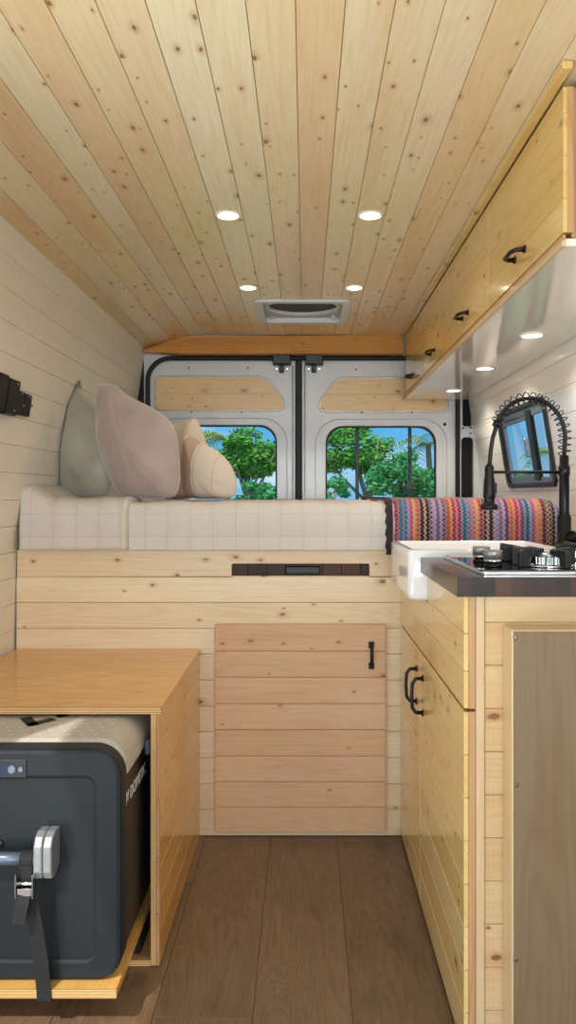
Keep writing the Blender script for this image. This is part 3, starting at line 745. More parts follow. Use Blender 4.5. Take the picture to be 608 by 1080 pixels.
def cloth(name, x0, x1, off, mat, quilt, parent=None, endr=.03, ymax=MY1, closed=True, fn=None, zlow=PT + .002, nx=None, lift=None):
    prof_ = yz_profile(off, z0=zlow, y1=ymax)
    nx = nx or int((x1 - x0) / .008)
    m = MB(); rows = []; S = []
    for i in range(nx + 1):
        u = i / nx; x = x0 + (x1 - x0) * u
        de = min(x - x0, x1 - x); ins = 0
        if endr and de < endr: ins = endr - math.sqrt(max(0, endr ** 2 - (endr - de) ** 2))
        row = []
        for (y, z, ny, nz, s) in prof_:
            d = -ins
            if quilt:
                q = abs(math.sin(PI * (x + .02) / quilt)) * abs(math.sin(PI * (s + .03) / quilt)); d += .0045 * (q ** .35) - .0045
            if fn: d += fn(x, s, y, z)
            zz = z + nz * d
            if lift and nz > .3: zz += lift(x, y)
            row.append((x, y + ny * d, zz))
        rows.append(row); S.append([p[4] for p in prof_])
    n = len(rows[0])
    for r in rows: m.v += r
    for i in range(nx):
        for k in range(n - 1):
            f = (i * n + k, (i + 1) * n + k, (i + 1) * n + k + 1, i * n + k + 1)
            m.f.append(f); m.uv.append([(rows[q // n][q % n][0], prof_[q % n][4]) for q in f]); m.pv.append(.5); m.sm.append(True)
    if closed:
        for i, rev in ((0, False), (nx, True)):
            f = [i * n + k for k in range(n)]
            if rev: f = f[::-1]
            m.f.append(tuple(f)); m.uv.append([(0, 0)] * n); m.pv.append(.5); m.sm.append(False)
        f = [k for i in range(nx + 1) for k in [i * n]][::-1]
        # underside
        m.f.append((0, n - 1, nx * n + n - 1, nx * n)); m.uv.append([(0, 0)] * 4); m.pv.append(.5); m.sm.append(False)
    return m.build(name, mat, parent)
wr = lambda x, s, y, z: .0018 * math.sin(x * 31 + s * 9) + .0015 * math.sin(x * 13 - s * 23)
o = cloth('mattress', MX0 + .01, MX1, 0, 'quilt', .071, endr=.045, fn=wr)
tag(o, 'cream quilted mattress lying on the pine bed platform', 'mattress')
def quilt_fn(x, s, y, z):
    d = .002 * math.sin(x * 40 + s * 6)
    if x > -.582: d += .006 * math.sin(PI * min(1, (x + .582) / .03))
    return d
def lift(x, y):
    return .045 * max(0, min(1, (-.80 - x) / .07)) * (1 if y < 3 else 0.6)
o = cloth('folded_quilt', -.897, -.552, .013, 'quilt', .071, endr=.014, fn=quilt_fn, closed=False, lift=lift, ymax=MY1)
sol = o.modifiers.new('thick', 'SOLIDIFY'); sol.thickness = .011; sol.offset = -1
tag(o, 'cream quilt folded over the left end of the mattress', 'quilt')
t = thing('zigzag_blanket', 'multicoloured zigzag striped blanket draped over the mattress end', 'blanket', (.53, 2.37, PT))
def bl_fn(x, s, y, z): return .0025 * math.sin(x * 24 + 1) * math.cos(s * 8) + .001 * math.sin(x * 70)
o = cloth('woven_cloth', .262, .812, .0095, 'zigzag', 0, t, endr=.052, closed=False, fn=bl_fn, ymax=3.45, zlow=PT - .008)
# left edge should lie flat: only the right end is rounded
for v in o.data.vertices:
    pass
sol = o.modifiers.new('thick', 'SOLIDIFY'); sol.thickness = .005; sol.offset = -1
m = MB(); pp_ = yz_profile(.0125, z0=PT - .012, y1=3.40)
for i, (y, z, ny, nz, s) in enumerate(pp_[:90]):
    o1 = Vector((0, ny, nz)) * .006; a = .003 * math.sin(i * 2.1)
    m.v += [(.252 + a, y - o1.y, z - o1.z), (.256 + a, y + o1.y * .4, z + o1.z * .4), (.268, y + o1.y * .5, z + o1.z * .5), (.274, y, z), (.268, y - o1.y, z - o1.z)]
n_ = min(90, len(pp_))
for i in range(n_ - 1):
    for k in range(5):
        m.f.append((i * 5 + k, i * 5 + (k + 1) % 5, (i + 1) * 5 + (k + 1) % 5, (i + 1) * 5 + k)); m.uv.append([(0, 0)] * 4); m.pv.append(.5); m.sm.append(False)
m.build('fringe', 'fringe', t)
settle()
m = MB()   # folded towel end on top of the mattress beside blanket
t = None

# ------------------------------------------------------------------ pillows
def pillow(name, outline, Y, yaw, thick, mat, label, cat, seed=1, tilt=0, stretch=1.0, bias=.0, wr=.006):
    rnd = random.Random(seed)
    pts = [Vector((X_(a, Y), 0, Z_(b, Y))) for a, b in outline]
    # resample with Catmull-Rom
    n = len(pts); P = []
    for i in range(n):
        p0, p1, p2, p3 = pts[i - 1], pts[i], pts[(i + 1) % n], pts[(i + 2) % n]
        for k in range(5):
            t_ = k / 5
            P.append(.5 * ((2 * p1) + (p2 - p0) * t_ + (2 * p0 - 5 * p1 + 4 * p2 - p3) * t_ ** 2 + (3 * p1 - p0 - 3 * p2 + p3) * t_ ** 3))
    c = sum(P, Vector()) / len(P); zmin = min(p.z for p in P)
    xs_ = [p.x for p in P]; w0, w1 = min(xs_), max(xs_)
    nr = 18; m = MB(); nP = len(P)
    mat_r = Matrix.Rotation(yaw, 3, 'Z') @ Matrix.Rotation(tilt, 3, 'X')
    st = Vector((1 / max(.5, math.cos(yaw)) * stretch, 1, 1))
    ph = [rnd.uniform(0, 6) for _ in range(8)]
    def disp(x, z, a, r):
        return wr * r * (math.sin(z * 34 + x * 21 + ph[0]) + .7 * math.sin(x * 60 - z * 25 + ph[1]) + .8 * math.sin(7 * a + ph[2]) * r + .5 * math.sin(13 * a + ph[3]) * r) * (1 - r ** 4)
    def shell(side):
        rings = []
        for j in range(nr + 1):
            r = math.sin(PI / 2 * j / nr)
            ring = []
            for i_, p in enumerate(P):
                a = 2 * PI * i_ / nP
                q = c + (p - c) * r
                h = thick / 2 * (max(0, 1 - r * r)) ** .62
                y = side * (h + disp(q.x, q.z, a, r))
                ring.append((Vector((q.x - c.x, y, q.z - c.z)), ((q.x - w0) / (w1 - w0), q.z)))
            rings.append(ring)
        return rings
    base = Vector((c.x, Y, c.z))
    for side in (-1, 1):
        rg = shell(side); i0 = len(m.v); uvs = []
        for r_ in rg:
            for (q, uvq) in r_:
                q = Vector((q.x * st.x, q.y, q.z)); q = mat_r @ q
                m.v.append(tuple(base + q)); uvs.append(uvq)
        for j in range(nr):
            for k in range(nP):
                k2 = (k + 1) % nP
                f = [i0 + j * nP + k, i0 + j * nP + k2, i0 + (j + 1) * nP + k2, i0 + (j + 1) * nP + k]
                m.f.append(tuple(f)); m.uv.append([uvs[q - i0] for q in f]); m.pv.append(.5); m.sm.append(True)
    o = m.build(name, mat, None)
    bm = bmesh.new(); bm.from_mesh(o.data); bmesh.ops.remove_doubles(bm, verts=bm.verts, dist=1e-5)
    bmesh.ops.recalc_face_normals(bm, faces=bm.faces); bm.to_mesh(o.data); bm.free()
    # settle onto the bed
    zf = MZ1 + .004
    for v in o.data.vertices:
        if v.co.z < zf + .02:
            v.co.z = zf + max(0, (v.co.z - zf + .02)) * .5 if v.co.z > zf - .02 else zf
        lim = px_of(LP, v.co.z) + .006
        if v.co.x < lim: v.co.x = lim
    return tag(o, label, cat)
mauve = [(99, 404), (106, 402.5), (117, 404), (126, 412), (142, 421), (160, 430), (177, 441), (187, 455), (192, 475), (192.5, 500), (190, 520), (182, 529), (158, 530), (138, 529), (124, 520), (111, 498), (101, 472), (97, 445), (97.5, 420)]
sage = [(72, 400), (77, 406), (88, 417), (97, 427), (110, 445), (122, 470), (125, 500), (120, 522), (105, 526), (75, 526), (58, 521), (50, 507), (46, 482), (47, 462), (53, 445), (63, 424), (69, 409)]
cream = [(193, 460), (200, 460), (212, 466), (231, 477), (244, 491), (250, 508), (249, 522), (242, 530), (228, 531), (212, 531), (201, 528), (194, 518), (192, 494), (192, 474)]
beige = [(178, 449), (193, 445), (206, 442), (211, 450), (218, 465), (224, 485), (226, 510), (222, 525), (200, 530), (180, 530), (170, 515), (168, 480), (170, 460)]
pillow('pillow', sage, 2.74, R(-38), .17, 'sage', 'sage grey satin pillow against the left wall behind the mauve one', 'pillow', 3, wr=.008)
pillow('pillow', mauve, 2.56, R(-26), .17, 'mauve', 'large dusty mauve pillow standing in front on the bed', 'pillow', 5, wr=.009)
pillow('pillow', beige, 3.08, R(-25), .14, 'beige', 'beige pillow mostly hidden behind the cream striped pillow', 'pillow', 8, wr=.005)
pillow('pillow', cream, 2.82, R(-25), .16, 'stripe', 'cream pillow with tan stripes, rightmost on the bed', 'pillow', 11, wr=.004)

# ------------------------------------------------------------------ fridge cabinet (left bench)
BX = -.335; BY = 1.742; BZ = .594; BL = -.914
t = thing('bench_cabinet', 'low pine bench cabinet with open front housing the portable fridge', 'cabinet', (-.62, 2.0, 0))
m = MB(); m.box(BL, BX + .004, BY + .0015, D1 - .002, BZ - .015, BZ, 'x', .5); m.build('top', 'plytop', t, bevel=.0015)
m = MB(); m.box(BL, BX + .004, BY - .004, BY + .0015, BZ - .016, BZ, 'x', .5); m.build('top_edge', 'plyedge', t)
m = MB(); z = BZ - .0155; zs2 = []
m.box(BX - .019, BX - .006, BY, D1 - .002, .002, BZ - .016, 'y', .4)
while z > .004:
    za = max(.002, z - .0715); m.box(BX - .0065, BX + .001, BY, D1 - .002, za + .0004, z - .0004, 'y'); z -= .0715
m.build('side_panel', 'side', t, bevel=.0015)
m = MB(); m.box(BX - .019, BX - .0065, BY - .0045, BY + .0, .002, BZ - .0165, 'z', .4); m.build('side_edge', 'plyedge', t)
m = MB(); m.box(BX - .006, BX + .001, BY - .0045, BY + .0, .002, BZ - .0165, 'z', .4); m.build('side_lipping', 'redwood', t)
m = MB(); m.box(BL, BX - .019, BY, D1 - .01, .002, .014, 'x', .4); m.build('base_panel', 'redwood', t)
m = MB(); m.box(BL, BX - .0195, BY - .005, BY, .001, .014, 'x', .4); m.build('base_edge', 'plyedge', t)
m = MB()
for yy in (1.744,):
    for z in (.50, .38, .25, .12): MB().lathe((BX - .0025, BY - .0045, z), [(.0015, -.0006), (.002, 0)], 8, 'y').build('screw', 'screw', t)
TX = -.375; TY = 1.508; TZ = .098
m = MB(); m.box(-.87, TX, TY, 2.30, TZ - .017, TZ, 'y', .5); tr = m.build('sliding_tray', 'side', t)
m = MB(); m.box(-.87, TX, TY - .003, TY, TZ - .017, TZ, 'x', .5); m.build('tray_edge', 'plyedge', tr)
m = MB()
for x in (-.86, TX - .03):
    MB().box(x, x + .022, BY + .02, 2.3, .014, TZ - .017, 'y').build('tray_runner', 'dark', tr)
settle()

# ------------------------------------------------------------------ fridge
FX0, FX1, FY, FZ0, FZ1 = -.832, -.372, 1.53, TZ + .001, .570
t = thing('portable_fridge', 'slate blue portable cooler fridge with grey lid on the sliding tray', 'fridge', (-.6, 1.85, FZ0))
# front bumper: rounded frame with sunken face
R_ = .055
plate('front_frame', rrect(FX0, FX1, FZ0, FZ1 - .004, [.05, .05, .06, .06], 10), [rrect(FX0 + .055, FX1 - .058, FZ0 + .045, FZ1 - .065, .016, 5)], FY, FY + .055, 'fridge', t, bev=.009)
plate('front_face', rrect(FX0 + .05, FX1 - .052, FZ0 + .04, FZ1 - .058, .02, 5), [], FY + .006, FY + .05, 'fridge', t, bev=.004)
m = MB()
for sx in (FX1 - .003,): pass
pr = rrect(FX0 + .006, FX1 - .004, FZ0 + .002, .492, [.045, .045, .004, .004], 8)
m.ring([[(x, y, z) for x, z in pr] for y in (FY + .05, 2.22)], True, True, False); m.build('body', 'fridged', t, bevel=.002)
pr2 = [(x, z) for x, z in rrect(FX0 + .004, FX1 - .002, .494, FZ1, [.003, .003, .055, .055], 10)]
def sc2(k): 
    cx, cz_ = (FX0 + FX1) / 2, .53
    return [(cx + (x - cx) * (1 - k * .012), z - (k * .006 if z > .53 else 0)) for x, z in pr2]
m = MB(); m.ring([[(x, y, z) for x, z in sc2(k)] for k, y in ((1, FY + .045), (0, FY + .06), (0, 2.19), (1, 2.21))], True, True, False); lid = m.build('lid', 'lid', t)
for p in lid.data.polygons: p.use_smooth = False
m = MB()
zt_ = FZ1 + .0006
def strip(m, a, b, wd):
    a = Vector(a); b = Vector(b); d = (b - a).normalized(); nn = Vector((-d.y, d.x, 0)) * wd
    m.hexa([tuple(a - nn) , tuple(b - nn), tuple(b + nn), tuple(a + nn)] + [tuple(q + Vector((0, 0, .0006))) for q in (a - nn, b - nn, b + nn, a + nn)])
strip(m, (-.640, 1.735, zt_), (-.600, 1.675, zt_), .012)
strip(m, (-.612, 1.678, zt_), (-.572, 1.725, zt_), .012)
strip(m, (-.590, 1.80, zt_), (-.555, 1.74, zt_), .012)
m.build('lid_emblem', 'fridge', lid)
# lid side clips
m = MB(); m.box(FX1 - .0025, FX1 + .001, FY + .055, FY + .18, .497, .519, 'y'); m.build('lid_side_pad', 'lid', lid, bevel=.002)
m = MB(); m.box(FX1 - .002, FX1 + .012, 1.76, 1.90, .475, .510, 'y'); m.build('side_grip', 'tube', t, bevel=.004)
# control panel
m = MB(); m.box(-.665, -.560, FY - .002, FY + .004, .508, .547, 'x'); cp_ = m.build('control_panel', 'fridged', t, bevel=.003)
m = MB(); m.box(-.650, -.598, FY - .0028, FY - .001, .514, .542, 'x'); m.build('display', 'display', cp_)
MB().lathe((-.591, FY - .002, .527), [(.009, .002), (.009, -.002), (.007, -.003)], 20, 'y').build('button', 'tube', cp_)
MB().lathe((-.573, FY - .002, .527), [(.006, .002), (.006, -.002), (.0045, -.003)], 20, 'y').build('button', 'tube', cp_)
m = MB(); m.lathe((-.617, FY + .004, .375), [(.006, .002), (.007, -.002), (.003, -.004)], 16, 'y'); m.build('drain_plug', 'fridged', t)
# end handle
for x in (-.515, -.688):
    m = MB(); z0, z1 = .322, .412
    pr3 = [(FY + .008, z0 + .012), (FY - .022, z0), (FY - .040, z0 + .004), (FY - .046, z0 + .018), (FY - .046, z1 - .022), (FY - .036, z1 - .006), (FY - .020, z1), (FY + .008, z1 - .002)]
    m.ring([[(x - .018, y, z) for y, z in pr3], [(x - .0005, y, z) for y, z in pr3]], True, True, False)
    m.ring([[(x + .0005, y, z) for y, z in pr3], [(x + .018, y, z) for y, z in pr3]], True, True, False)
    b = m.build('handle_bracket', 'alu', t, bevel=.003, seg=2)
m = MB(); m.tube([(-.675, FY - .028, .360), (-.525, FY - .028, .360)], .0125, 20); m.build('carry_bar', 'tube', t)
# lettering on the fridge side
def text_mesh(name, s, size, mat, parent, M4, ext=.0004, shear=0, bold=.0):
    cu = bpy.data.curves.new(name, 'FONT'); cu.body = s; cu.size = size; cu.extrude = ext; cu.shear = shear; cu.offset = bold
    co = bpy.data.objects.new('tmp', cu); COL.objects.link(co)
    dg = bpy.context.evaluated_depsgraph_get(); dg.update()
    me = bpy.data.meshes.new_from_object(co.evaluated_get(dg)); bpy.data.objects.remove(co)
    me.transform(M4); me.materials.clear(); me.materials.append(M[mat])
    o = bpy.data.objects.new(name, me); COL.objects.link(o); o.parent = parent; return o
MT = Matrix(((0, 0, 1, FX1 - .0036), (1, 0, 0, 1.628), (0, 1, 0, .428), (0, 0, 0, 1)))
text_mesh('side_lettering', 'DOMETIC', .036, 'letter', t, MT, bold=.0006)
m = MB()
def lz(pts, wd=.0045):
    for a, b in zip(pts[:-1], pts[1:]):
        a = Vector(a); b = Vector(b); d = (b - a).normalized(); q = Vector((-d.y, d.x)) * wd
        P4 = [a - q, b - q, b + q, a + q]
        m.hexa([(FX1 - .0038, p.x, p.y) for p in P4] + [(FX1 - .0032, p.x, p.y) for p in P4])
lz([(1.590, .430), (1.597, .455)], .0035); lz([(1.597, .452), (1.606, .434)], .0035); lz([(1.606, .432), (1.613, .455)], .0035); 
m.build('side_emblem', 'letter', t)
settle()

# ------------------------------------------------------------------ strap
t = thing('cam_strap', 'black webbing strap with metal cam buckle tying fridge handle to tray', 'strap', (-.53, 1.48, .1))
def ribbon(path, wd, th, mat, name, parent, dirx=Vector((1, 0, 0))):
    m = MB(); rings = []
    path = [Vector(p) for p in path]
    for k, p in enumerate(path):
        tdir = (path[min(k + 1, len(path) - 1)] - path[max(k - 1, 0)]).normalized()
        nn = dirx.cross(tdir).normalized() * th / 2
        wv = dirx * wd / 2
        rings.append([p - wv - nn, p + wv - nn, p + wv + nn, p - wv + nn])
    m.ring(rings, True, True, False); return m.build(name, mat, parent, bevel=.0005)
ybar = FY - .028
loop = [(-.552, ybar, .360 + .016 * 1)]
pts = [(-.549 + 0 * k, ybar - .0155 * math.cos(R(a)), .360 + .0155 * math.sin(R(a))) for k, a in enumerate(range(-60, 241, 25))]
ribbon(pts, .025, .002, 'webbing', 'handle_loop', t)
ys = FY - .018
ribbon([(-.549, ybar - .013, .352), (-.549, ybar - .014, .33), (-.545, ybar - .010, .30)], .025, .002, 'webbing', 'upper_webbing', t)
bz = .318
m = MB()
for s in (-1, 1):
    m.box(-.546 + s * .0165 - .0015, -.546 + s * .0165 + .0015, ybar - .032, ybar - .008, bz - .022, bz + .024, 'z')
m.tube([(-.562, ybar - .018, bz + .002), (-.530, ybar - .018, bz + .002)], .004, 10)
m.box(-.560, -.532, ybar - .030, ybar - .014, bz - .018, bz - .004, 'x')
m.build('cam_buckle', 'chrome', t, bevel=.001)
ribbon([(-.546, ybar - .028, .305), (-.549, ybar - .034, .285), (-.556, ybar - .037, .250)], .026, .002, 'webbing', 'loose_tail', t, Vector((.97, 0, -.24)).normalized())
ribbon([(-.545, ybar - .012, .30), (-.532, ybar - .010, .24), (-.522, ybar - .004, .16), (-.518, TY - .006, .10), (-.517, TY - .006, .078), (-.517, TY + .006, .074), (-.517, TY + .08, .0765)], .029, .002, 'webbing', 'lower_webbing', t)
settle()

# ------------------------------------------------------------------ wall bracket
t = thing('table_bracket', 'black metal folding bracket screwed to left white wall', 'bracket', (-.85, 2.25, 1.3))
def wl(y, z, d): return (px_of(LP, z) + d, y, z)
def wbox(m, y0, y1, z0, z1, d0, d1):
    m.hexa([wl(y0, z0, d0), wl(y0, z0, d1), wl(y1, z0, d1), wl(y1, z0, d0), wl(y0, z1, d0), wl(y0, z1, d1), wl(y1, z1, d1), wl(y1, z1, d0)], 'z')
def wy(px, z=1.36): return -px_of(LP, z) * F / (CX - px)
def wz(px, py): y = wy(px); return Z_(py, y)
m = MB(); wbox(m, wy(1), wy(12), wz(8, 438), wz(10, 402), .001, .022); m.build('hinge_plate', 'black', t, bevel=.002)
m = MB(); wbox(m, wy(9), wy(20), wz(15, 437), wz(15, 412), .001, .016); m.build('hinge_knuckle', 'black', t, bevel=.002)
m = MB(); wbox(m, wy(21.5), wy(28.5), wz(25, 439), wz(25, 416), .001, .014); m.build('end_plate', 'black', t, bevel=.002)
m = MB(); wbox(m, wy(-9), wy(0.2), wz(0, 433), wz(0, 396), .001, .020); m.build('hinge_plate', 'black', t, bevel=.002)
m = MB(); p = wl(wy(18), wz(20, 428), .008); q = wl(wy(30.5), wz(30.5, 428), .008); m.tube([p, q], .006, 12); m.build('pivot_pin', 'steel', t)
m = MB()
for a, b in ((9, 405), (17, 415), (25, 418.5), (9, 433)):
    c = wl(wy(a), wz(a, b), .022 if a < 12 else .016); MB().lathe(c, [(.004, -.002), (.003, .002)], 10, 'x').build('screw', 'steel', t)
settle()

# ------------------------------------------------------------------ kitchen cabinet
KX = .302; KY0 = 1.44; KY1 = D1 - .003; CT = .926; CTH = .037
SX0, SX1, SY0, SY1, SZ0, SZ1 = .255, .665, 1.872, 2.262, .818, .944
t = thing('kitchen_cabinet', 'pine kitchen base cabinet under the walnut counter and sink', 'cabinet', (.6, 1.9, 0))
m = MB()
m.box(KX + .022, KX + .036, KY0 + .03, KY1, .001, .80, 'z', .4)
m.box(KX + .036, .89, KY1 - .016, KY1, .001, CT - CTH - .002, 'z', .4)
m.box(KX + .036, .90, KY0 + .03, KY1 - .016, .001, .02, 'y', .4)
m.build('carcass', 'redwood', t)
# upper fascia (boards), leaves room for the sink
m = MB()
for (a, b, z0, z1) in ((KY0, KY1, .674, .745), (KY0, KY1, .745, .8165), (KY0, SY0 - .004, .8165, CT - CTH - .001), (SY1 + .004, KY1, .8165, CT - CTH - .001)):
    m.box(KX, KX + .009, a, b, z0 + .0004, z1 - .0004, 'y')
fa = m.build('fascia', 'kitch', t, bevel=.0012)
m = MB(); m.box(KX + .009, KX + .0215, KY0, KY1, .674, .816, 'z', .5); m.box(KX + .009, KX + .0215, KY0, SY0 - .004, .816, CT - CTH - .001, 'z', .5); m.build('fascia_backing', 'redwood', fa)
def kdoor(y0, y1, hy, lab=None):
    m = MB(); z = .668
    while z > .02:
        za = max(.015, z - PW); m.box(KX, KX + .009, y0, y1, za + .0004, z - .0004, 'y'); z -= PW
    d = m.build('door', 'kitch', t, bevel=.0014)
    m = MB(); m.box(KX + .009, KX + .0215, y0, y1, .015, .668, 'z', .5); m.build('door_backing', 'redwood', d)
    m = MB(); x = KX; pr_ = .028; a, b = .524, .612
    m.tube([(x, hy, b), (x - pr_ * .7, hy, b - .001), (x - pr_, hy, b - .013), (x - pr_ - .002, hy, (a + b) / 2), (x - pr_, hy, a + .013), (x - pr_ * .7, hy, a + .001), (x, hy, a)], .0048, 10)
    for z in (a, b): m.lathe((x, hy, z), [(.0085, -.004), (.0085, 0)], 14, 'x')
    m.build('handle', 'black', d)
kdoor(KY0, 1.985, 1.935); kdoor(1.989, KY1, 2.045)
# end face: corner stile, boards, proud plywood box
m = MB(); m.box(KX + .0225, KX + .038, KY0 - .004, KY0 + .03, .001, CT - CTH - .001, 'z', .6); m.build('corner_stile', 'trimwood', t, bevel=.001)
ex0 = KX + .0385
m = MB(); z = CT - CTH - .001 - .05
m.box(ex0, .90, KY0, KY0 + .012, z, CT - CTH - .001, 'x')
while z > .01:
    za = max(.001, z - PW); m.box(ex0, .90, KY0, KY0 + .012, za + .0004, z - .0004, 'x'); z -= PW
m.build('end_panel', 'endb', t, bevel=.0014)
bx0, bz1, by0 = .3755, .835, 1.372
m = MB(); m.box(bx0, .90, by0 + .004, KY0 - .001, .001, bz1, 'z', .5); eb = m.build('service_box', 'trimwood', t, bevel=.002)
m = MB(); m.box(bx0 + .003, .90, by0, by0 + .0045, .001, bz1 - .003, 'z', .5); pp = m.build('cover_panel', 'plypanel', eb)
for (px, py) in ((544.3, 672.5), (544.8, 828), (544.3, 1012)):
    MB().lathe((X_(px, by0), by0, Z_(py, by0)), [(.0028, .002), (.0045, -.0003), (.004, -.0012), (.0015, -.0008)], 14, 'y').build('screw', 'screw', pp)
settle()

# ------------------------------------------------------------------ countertop
t = thing('countertop', 'dark walnut butcher block worktop beside the white sink', 'worktop', (.6, 1.6, CT - CTH))
def blocks(m, x0, x1, y0, y1):
    # staves running along X; each shows an end-grain block on the aisle side and a long block on the near side
    y = y0
    while y < y1 - .001:
        yb_ = min(y + .038, y1); x = x0; first = True
        while x < x1 - .001:
            ln = random.uniform(.018, .034) if y == y0 else random.uniform(.12, .3)
            xb_ = min(x + ln, x1)
            if x1 - xb_ < .02: xb_ = x1
            m.box(x, xb_, y, yb_, CT - CTH, CT, 'x'); x = xb_
        y = yb_
m = MB(); blocks(m, .285, .893, 1.42, SY0 - .002); m.build('near_slab', 'walnut', t)
m = MB(); blocks(m, .285, .90, SY1 + .002, D1 - .028); m.build('far_slab', 'walnut', t)
m = MB(); blocks(m, SX1 + .003, .90, SY0 - .002, SY1 + .002); m.build('wall_slab', 'walnut', t)
settle()

# ------------------------------------------------------------------ sink
t = thing('farmhouse_sink', 'white ceramic farmhouse sink with apron front', 'sink', (.46, 2.07, SZ0))
def rr3(x0, x1, y0, y1, r, z, n=6): return [(x, y, z) for x, y in rrect(x0, x1, y0, y1, r, n)]
w_ = .022
rings = [rr3(SX0 + .012, SX1, SY0 + .012, SY1 - .012, .014, SZ0), rr3(SX0 + .002, SX1, SY0 + .002, SY1 - .002, .016, SZ0 + .006), rr3(SX0, SX1, SY0, SY1, .018, SZ0 + .02),
         rr3(SX0, SX1, SY0, SY1, .018, SZ1 - .008), rr3(SX0 + .002, SX1 - .002, SY0 + .002, SY1 - .002, .018, SZ1 - .002), rr3(SX0 + .007, SX1 - .007, SY0 + .007, SY1 - .007, .018, SZ1),
         rr3(SX0 + w_ - .006, SX1 - w_ + .006, SY0 + w_ - .006, SY1 - w_ + .006, .03, SZ1), rr3(SX0 + w_, SX1 - w_, SY0 + w_, SY1 - w_, .03, SZ1 - .006),
         rr3(SX0 + w_ + .006, SX1 - w_ - .006, SY0 + w_ + .006, SY1 - w_ - .006, .03, SZ0 + .035), rr3(SX0 + w_ + .03, SX1 - w_ - .03, SY0 + w_ + .03, SY1 - w_ - .03, .03, SZ0 + .016)]
m = MB(); m.ring(rings, True, True, True); m.build('basin', 'ceramic', t)
MB().lathe((.46, 2.07, SZ0 + .016), [(.04, 0), (.04, .003), (.03, .002), (.012, .001)], 28).build('drain', 'chrome', t)
settle()

# ------------------------------------------------------------------ faucet
FYY = 2.05; fx = X_(595.5, FYY); hx = X_(516.5, FYY)
zf = lambda py: Z_(py, FYY)
t = thing('spring_faucet', 'matte black pull-down faucet with coiled spring hose behind the sink', 'faucet', (fx, FYY, CT))
MB().lathe((fx, FYY, CT), [(.027, 0), (.027, .006), (.021, .009), (.021, .03), (.0185, .032), (.0185, zf(545) - CT), (.0155, zf(543) - CT), (.0135, zf(540) - CT), (.0135, zf(502) - CT), (.0155, zf(501) - CT), (.0155, zf(492) - CT), (.0125, zf(491) - CT), (.0125, zf(481) - CT), (.009, zf(480) - CT)], 28).build('column', 'black', t)
# side valve and lever
m = MB(); m.tube([(fx + .005, FYY - .004, zf(566)), (fx + .045, FYY - .03, zf(566))], .0165, 20); m.build('valve_body', 'black', t)
m = MB(); m.tube([(fx + .045, FYY - .03, zf(566)), (fx + .052, FYY - .034, zf(566)), (fx + .07, FYY - .045, zf(560)), (fx + .10, FYY - .05, zf(545))], [.0185, .0185, .006, .005], 16); m.build('lever', 'black', t)
# hose arc: from the column top, up over the arch, down to the spray head
cxm = (X_(523, FYY) + fx) / 2; rx = (fx - X_(521, FYY)) / 2; zc = zf(462); rz = zf(420) - zc
arc = [(fx, FYY, zf(480))]
for k in range(0, 29):
    a = R(0 + 168 * k / 28)
    arc.append((cxm + rx * math.cos(a), FYY, zc + rz * math.sin(a)))
tail = [(X_(520, FYY), FYY, zf(462)), (X_(517.8, FYY), FYY, zf(477)), (X_(517, FYY), FYY, zf(489))]
full = [Vector(p) for p in arc + tail]
# smooth resample
def resample(P, n):
    L_ = [0]
    for a, b in zip(P[:-1], P[1:]): L_.append(L_[-1] + (b - a).length)
    out = []
    j = 0
    for i in range(n + 1):
        s = L_[-1] * i / n
        while j < len(P) - 2 and L_[j + 1] < s: j += 1
        out.append(P[j].lerp(P[j + 1], (s - L_[j]) / max(1e-9, L_[j + 1] - L_[j])))
    return out
fr_ = resample(full, 90)
m = MB(); m.tube(fr_, .0058, 12); m.build('hose', 'black', t)
nspring = [p for p in fr_]
Ls = resample(full[:28], 600)
coil = []; turns = 19
for i, p in enumerate(Ls):
    tdir = (Ls[min(i + 1, 600)] - Ls[max(i - 1, 0)]).normalized(); a = Vector((0, 1, 0)); b = tdir.cross(a).normalized()
    ph_ = 2 * PI * turns * i / 600
    coil.append(p + (a * math.cos(ph_) + b * math.sin(ph_)) * .0165)
m = MB(); m.tube(coil, .0016, 6); m.build('spring', 'black', t)
e0 = Ls[-1]; m = MB(); m.tube([Ls[-1] - (Ls[-1] - Ls[-12]).normalized() * .002, Ls[-1] + (Ls[-1] - Ls[-12]).normalized() * .014], .0105, 16); m.build('spring_clamp', 'black', t)
m = MB(); m.tube([(X_(519, FYY), FYY, zf(498)), (fx, FYY, zf(498))], .0042, 12); m.build('docking_arm', 'black', t)
MB().lathe((hx, FYY, 0), [(.004, zf(488)), (.0115, zf(492)), (.0125, zf(494)), (.0125, zf(503)), (.0145, zf(506)), (.0165, zf(520)), (.0170, zf(524)), (.014, zf(526)), (.0145, zf(531)), (.0235, zf(532.5)), (.0235, zf(537)), (.018, zf(538))], 28).build('spray_head', 'black', t)
m = MB(); m.box(hx + .012, hx + .020, FYY - .005, FYY + .005, zf(521), zf(509), 'z'); m.build('spray_trigger', 'black', t, bevel=.002)
settle()

# ------------------------------------------------------------------ cooktop
t = thing('gas_cooktop', 'black glass gas hob set in the walnut worktop', 'hob', (.62, 1.65, CT))
plate('glass_plate', rrect(.338, .895, 1.463, 1.832, .012), [], CT + .0005, CT + .009, 'glassblk', t, 'xy', .002)
plate('steel_edge', rrect(.335, .898, 1.460, 1.835, .014), [rrect(.341, .892, 1.466, 1.829, .01)], CT + .0002, CT + .0065, 'chrome', t, 'xy', .001)
GZ = CT + .009
def knob(x, y):
    k = MB().lathe((x, y, GZ), [(.018, 0), (.018, .004), (.0155, .006), (.015, .010)], 28).build('knob', 'black', t)
    MB().lathe((x, y, GZ + .010), [(.0175, 0), (.0185, .0015), (.0185, .006)], 28).build('knob_collar', 'chrome', k)
    MB().lathe((x, y, GZ + .016), [(.0188, 0), (.0188, .015), (.0175, .0175), (.015, .018)], 28).build('knob_cap', 'knobm', k)
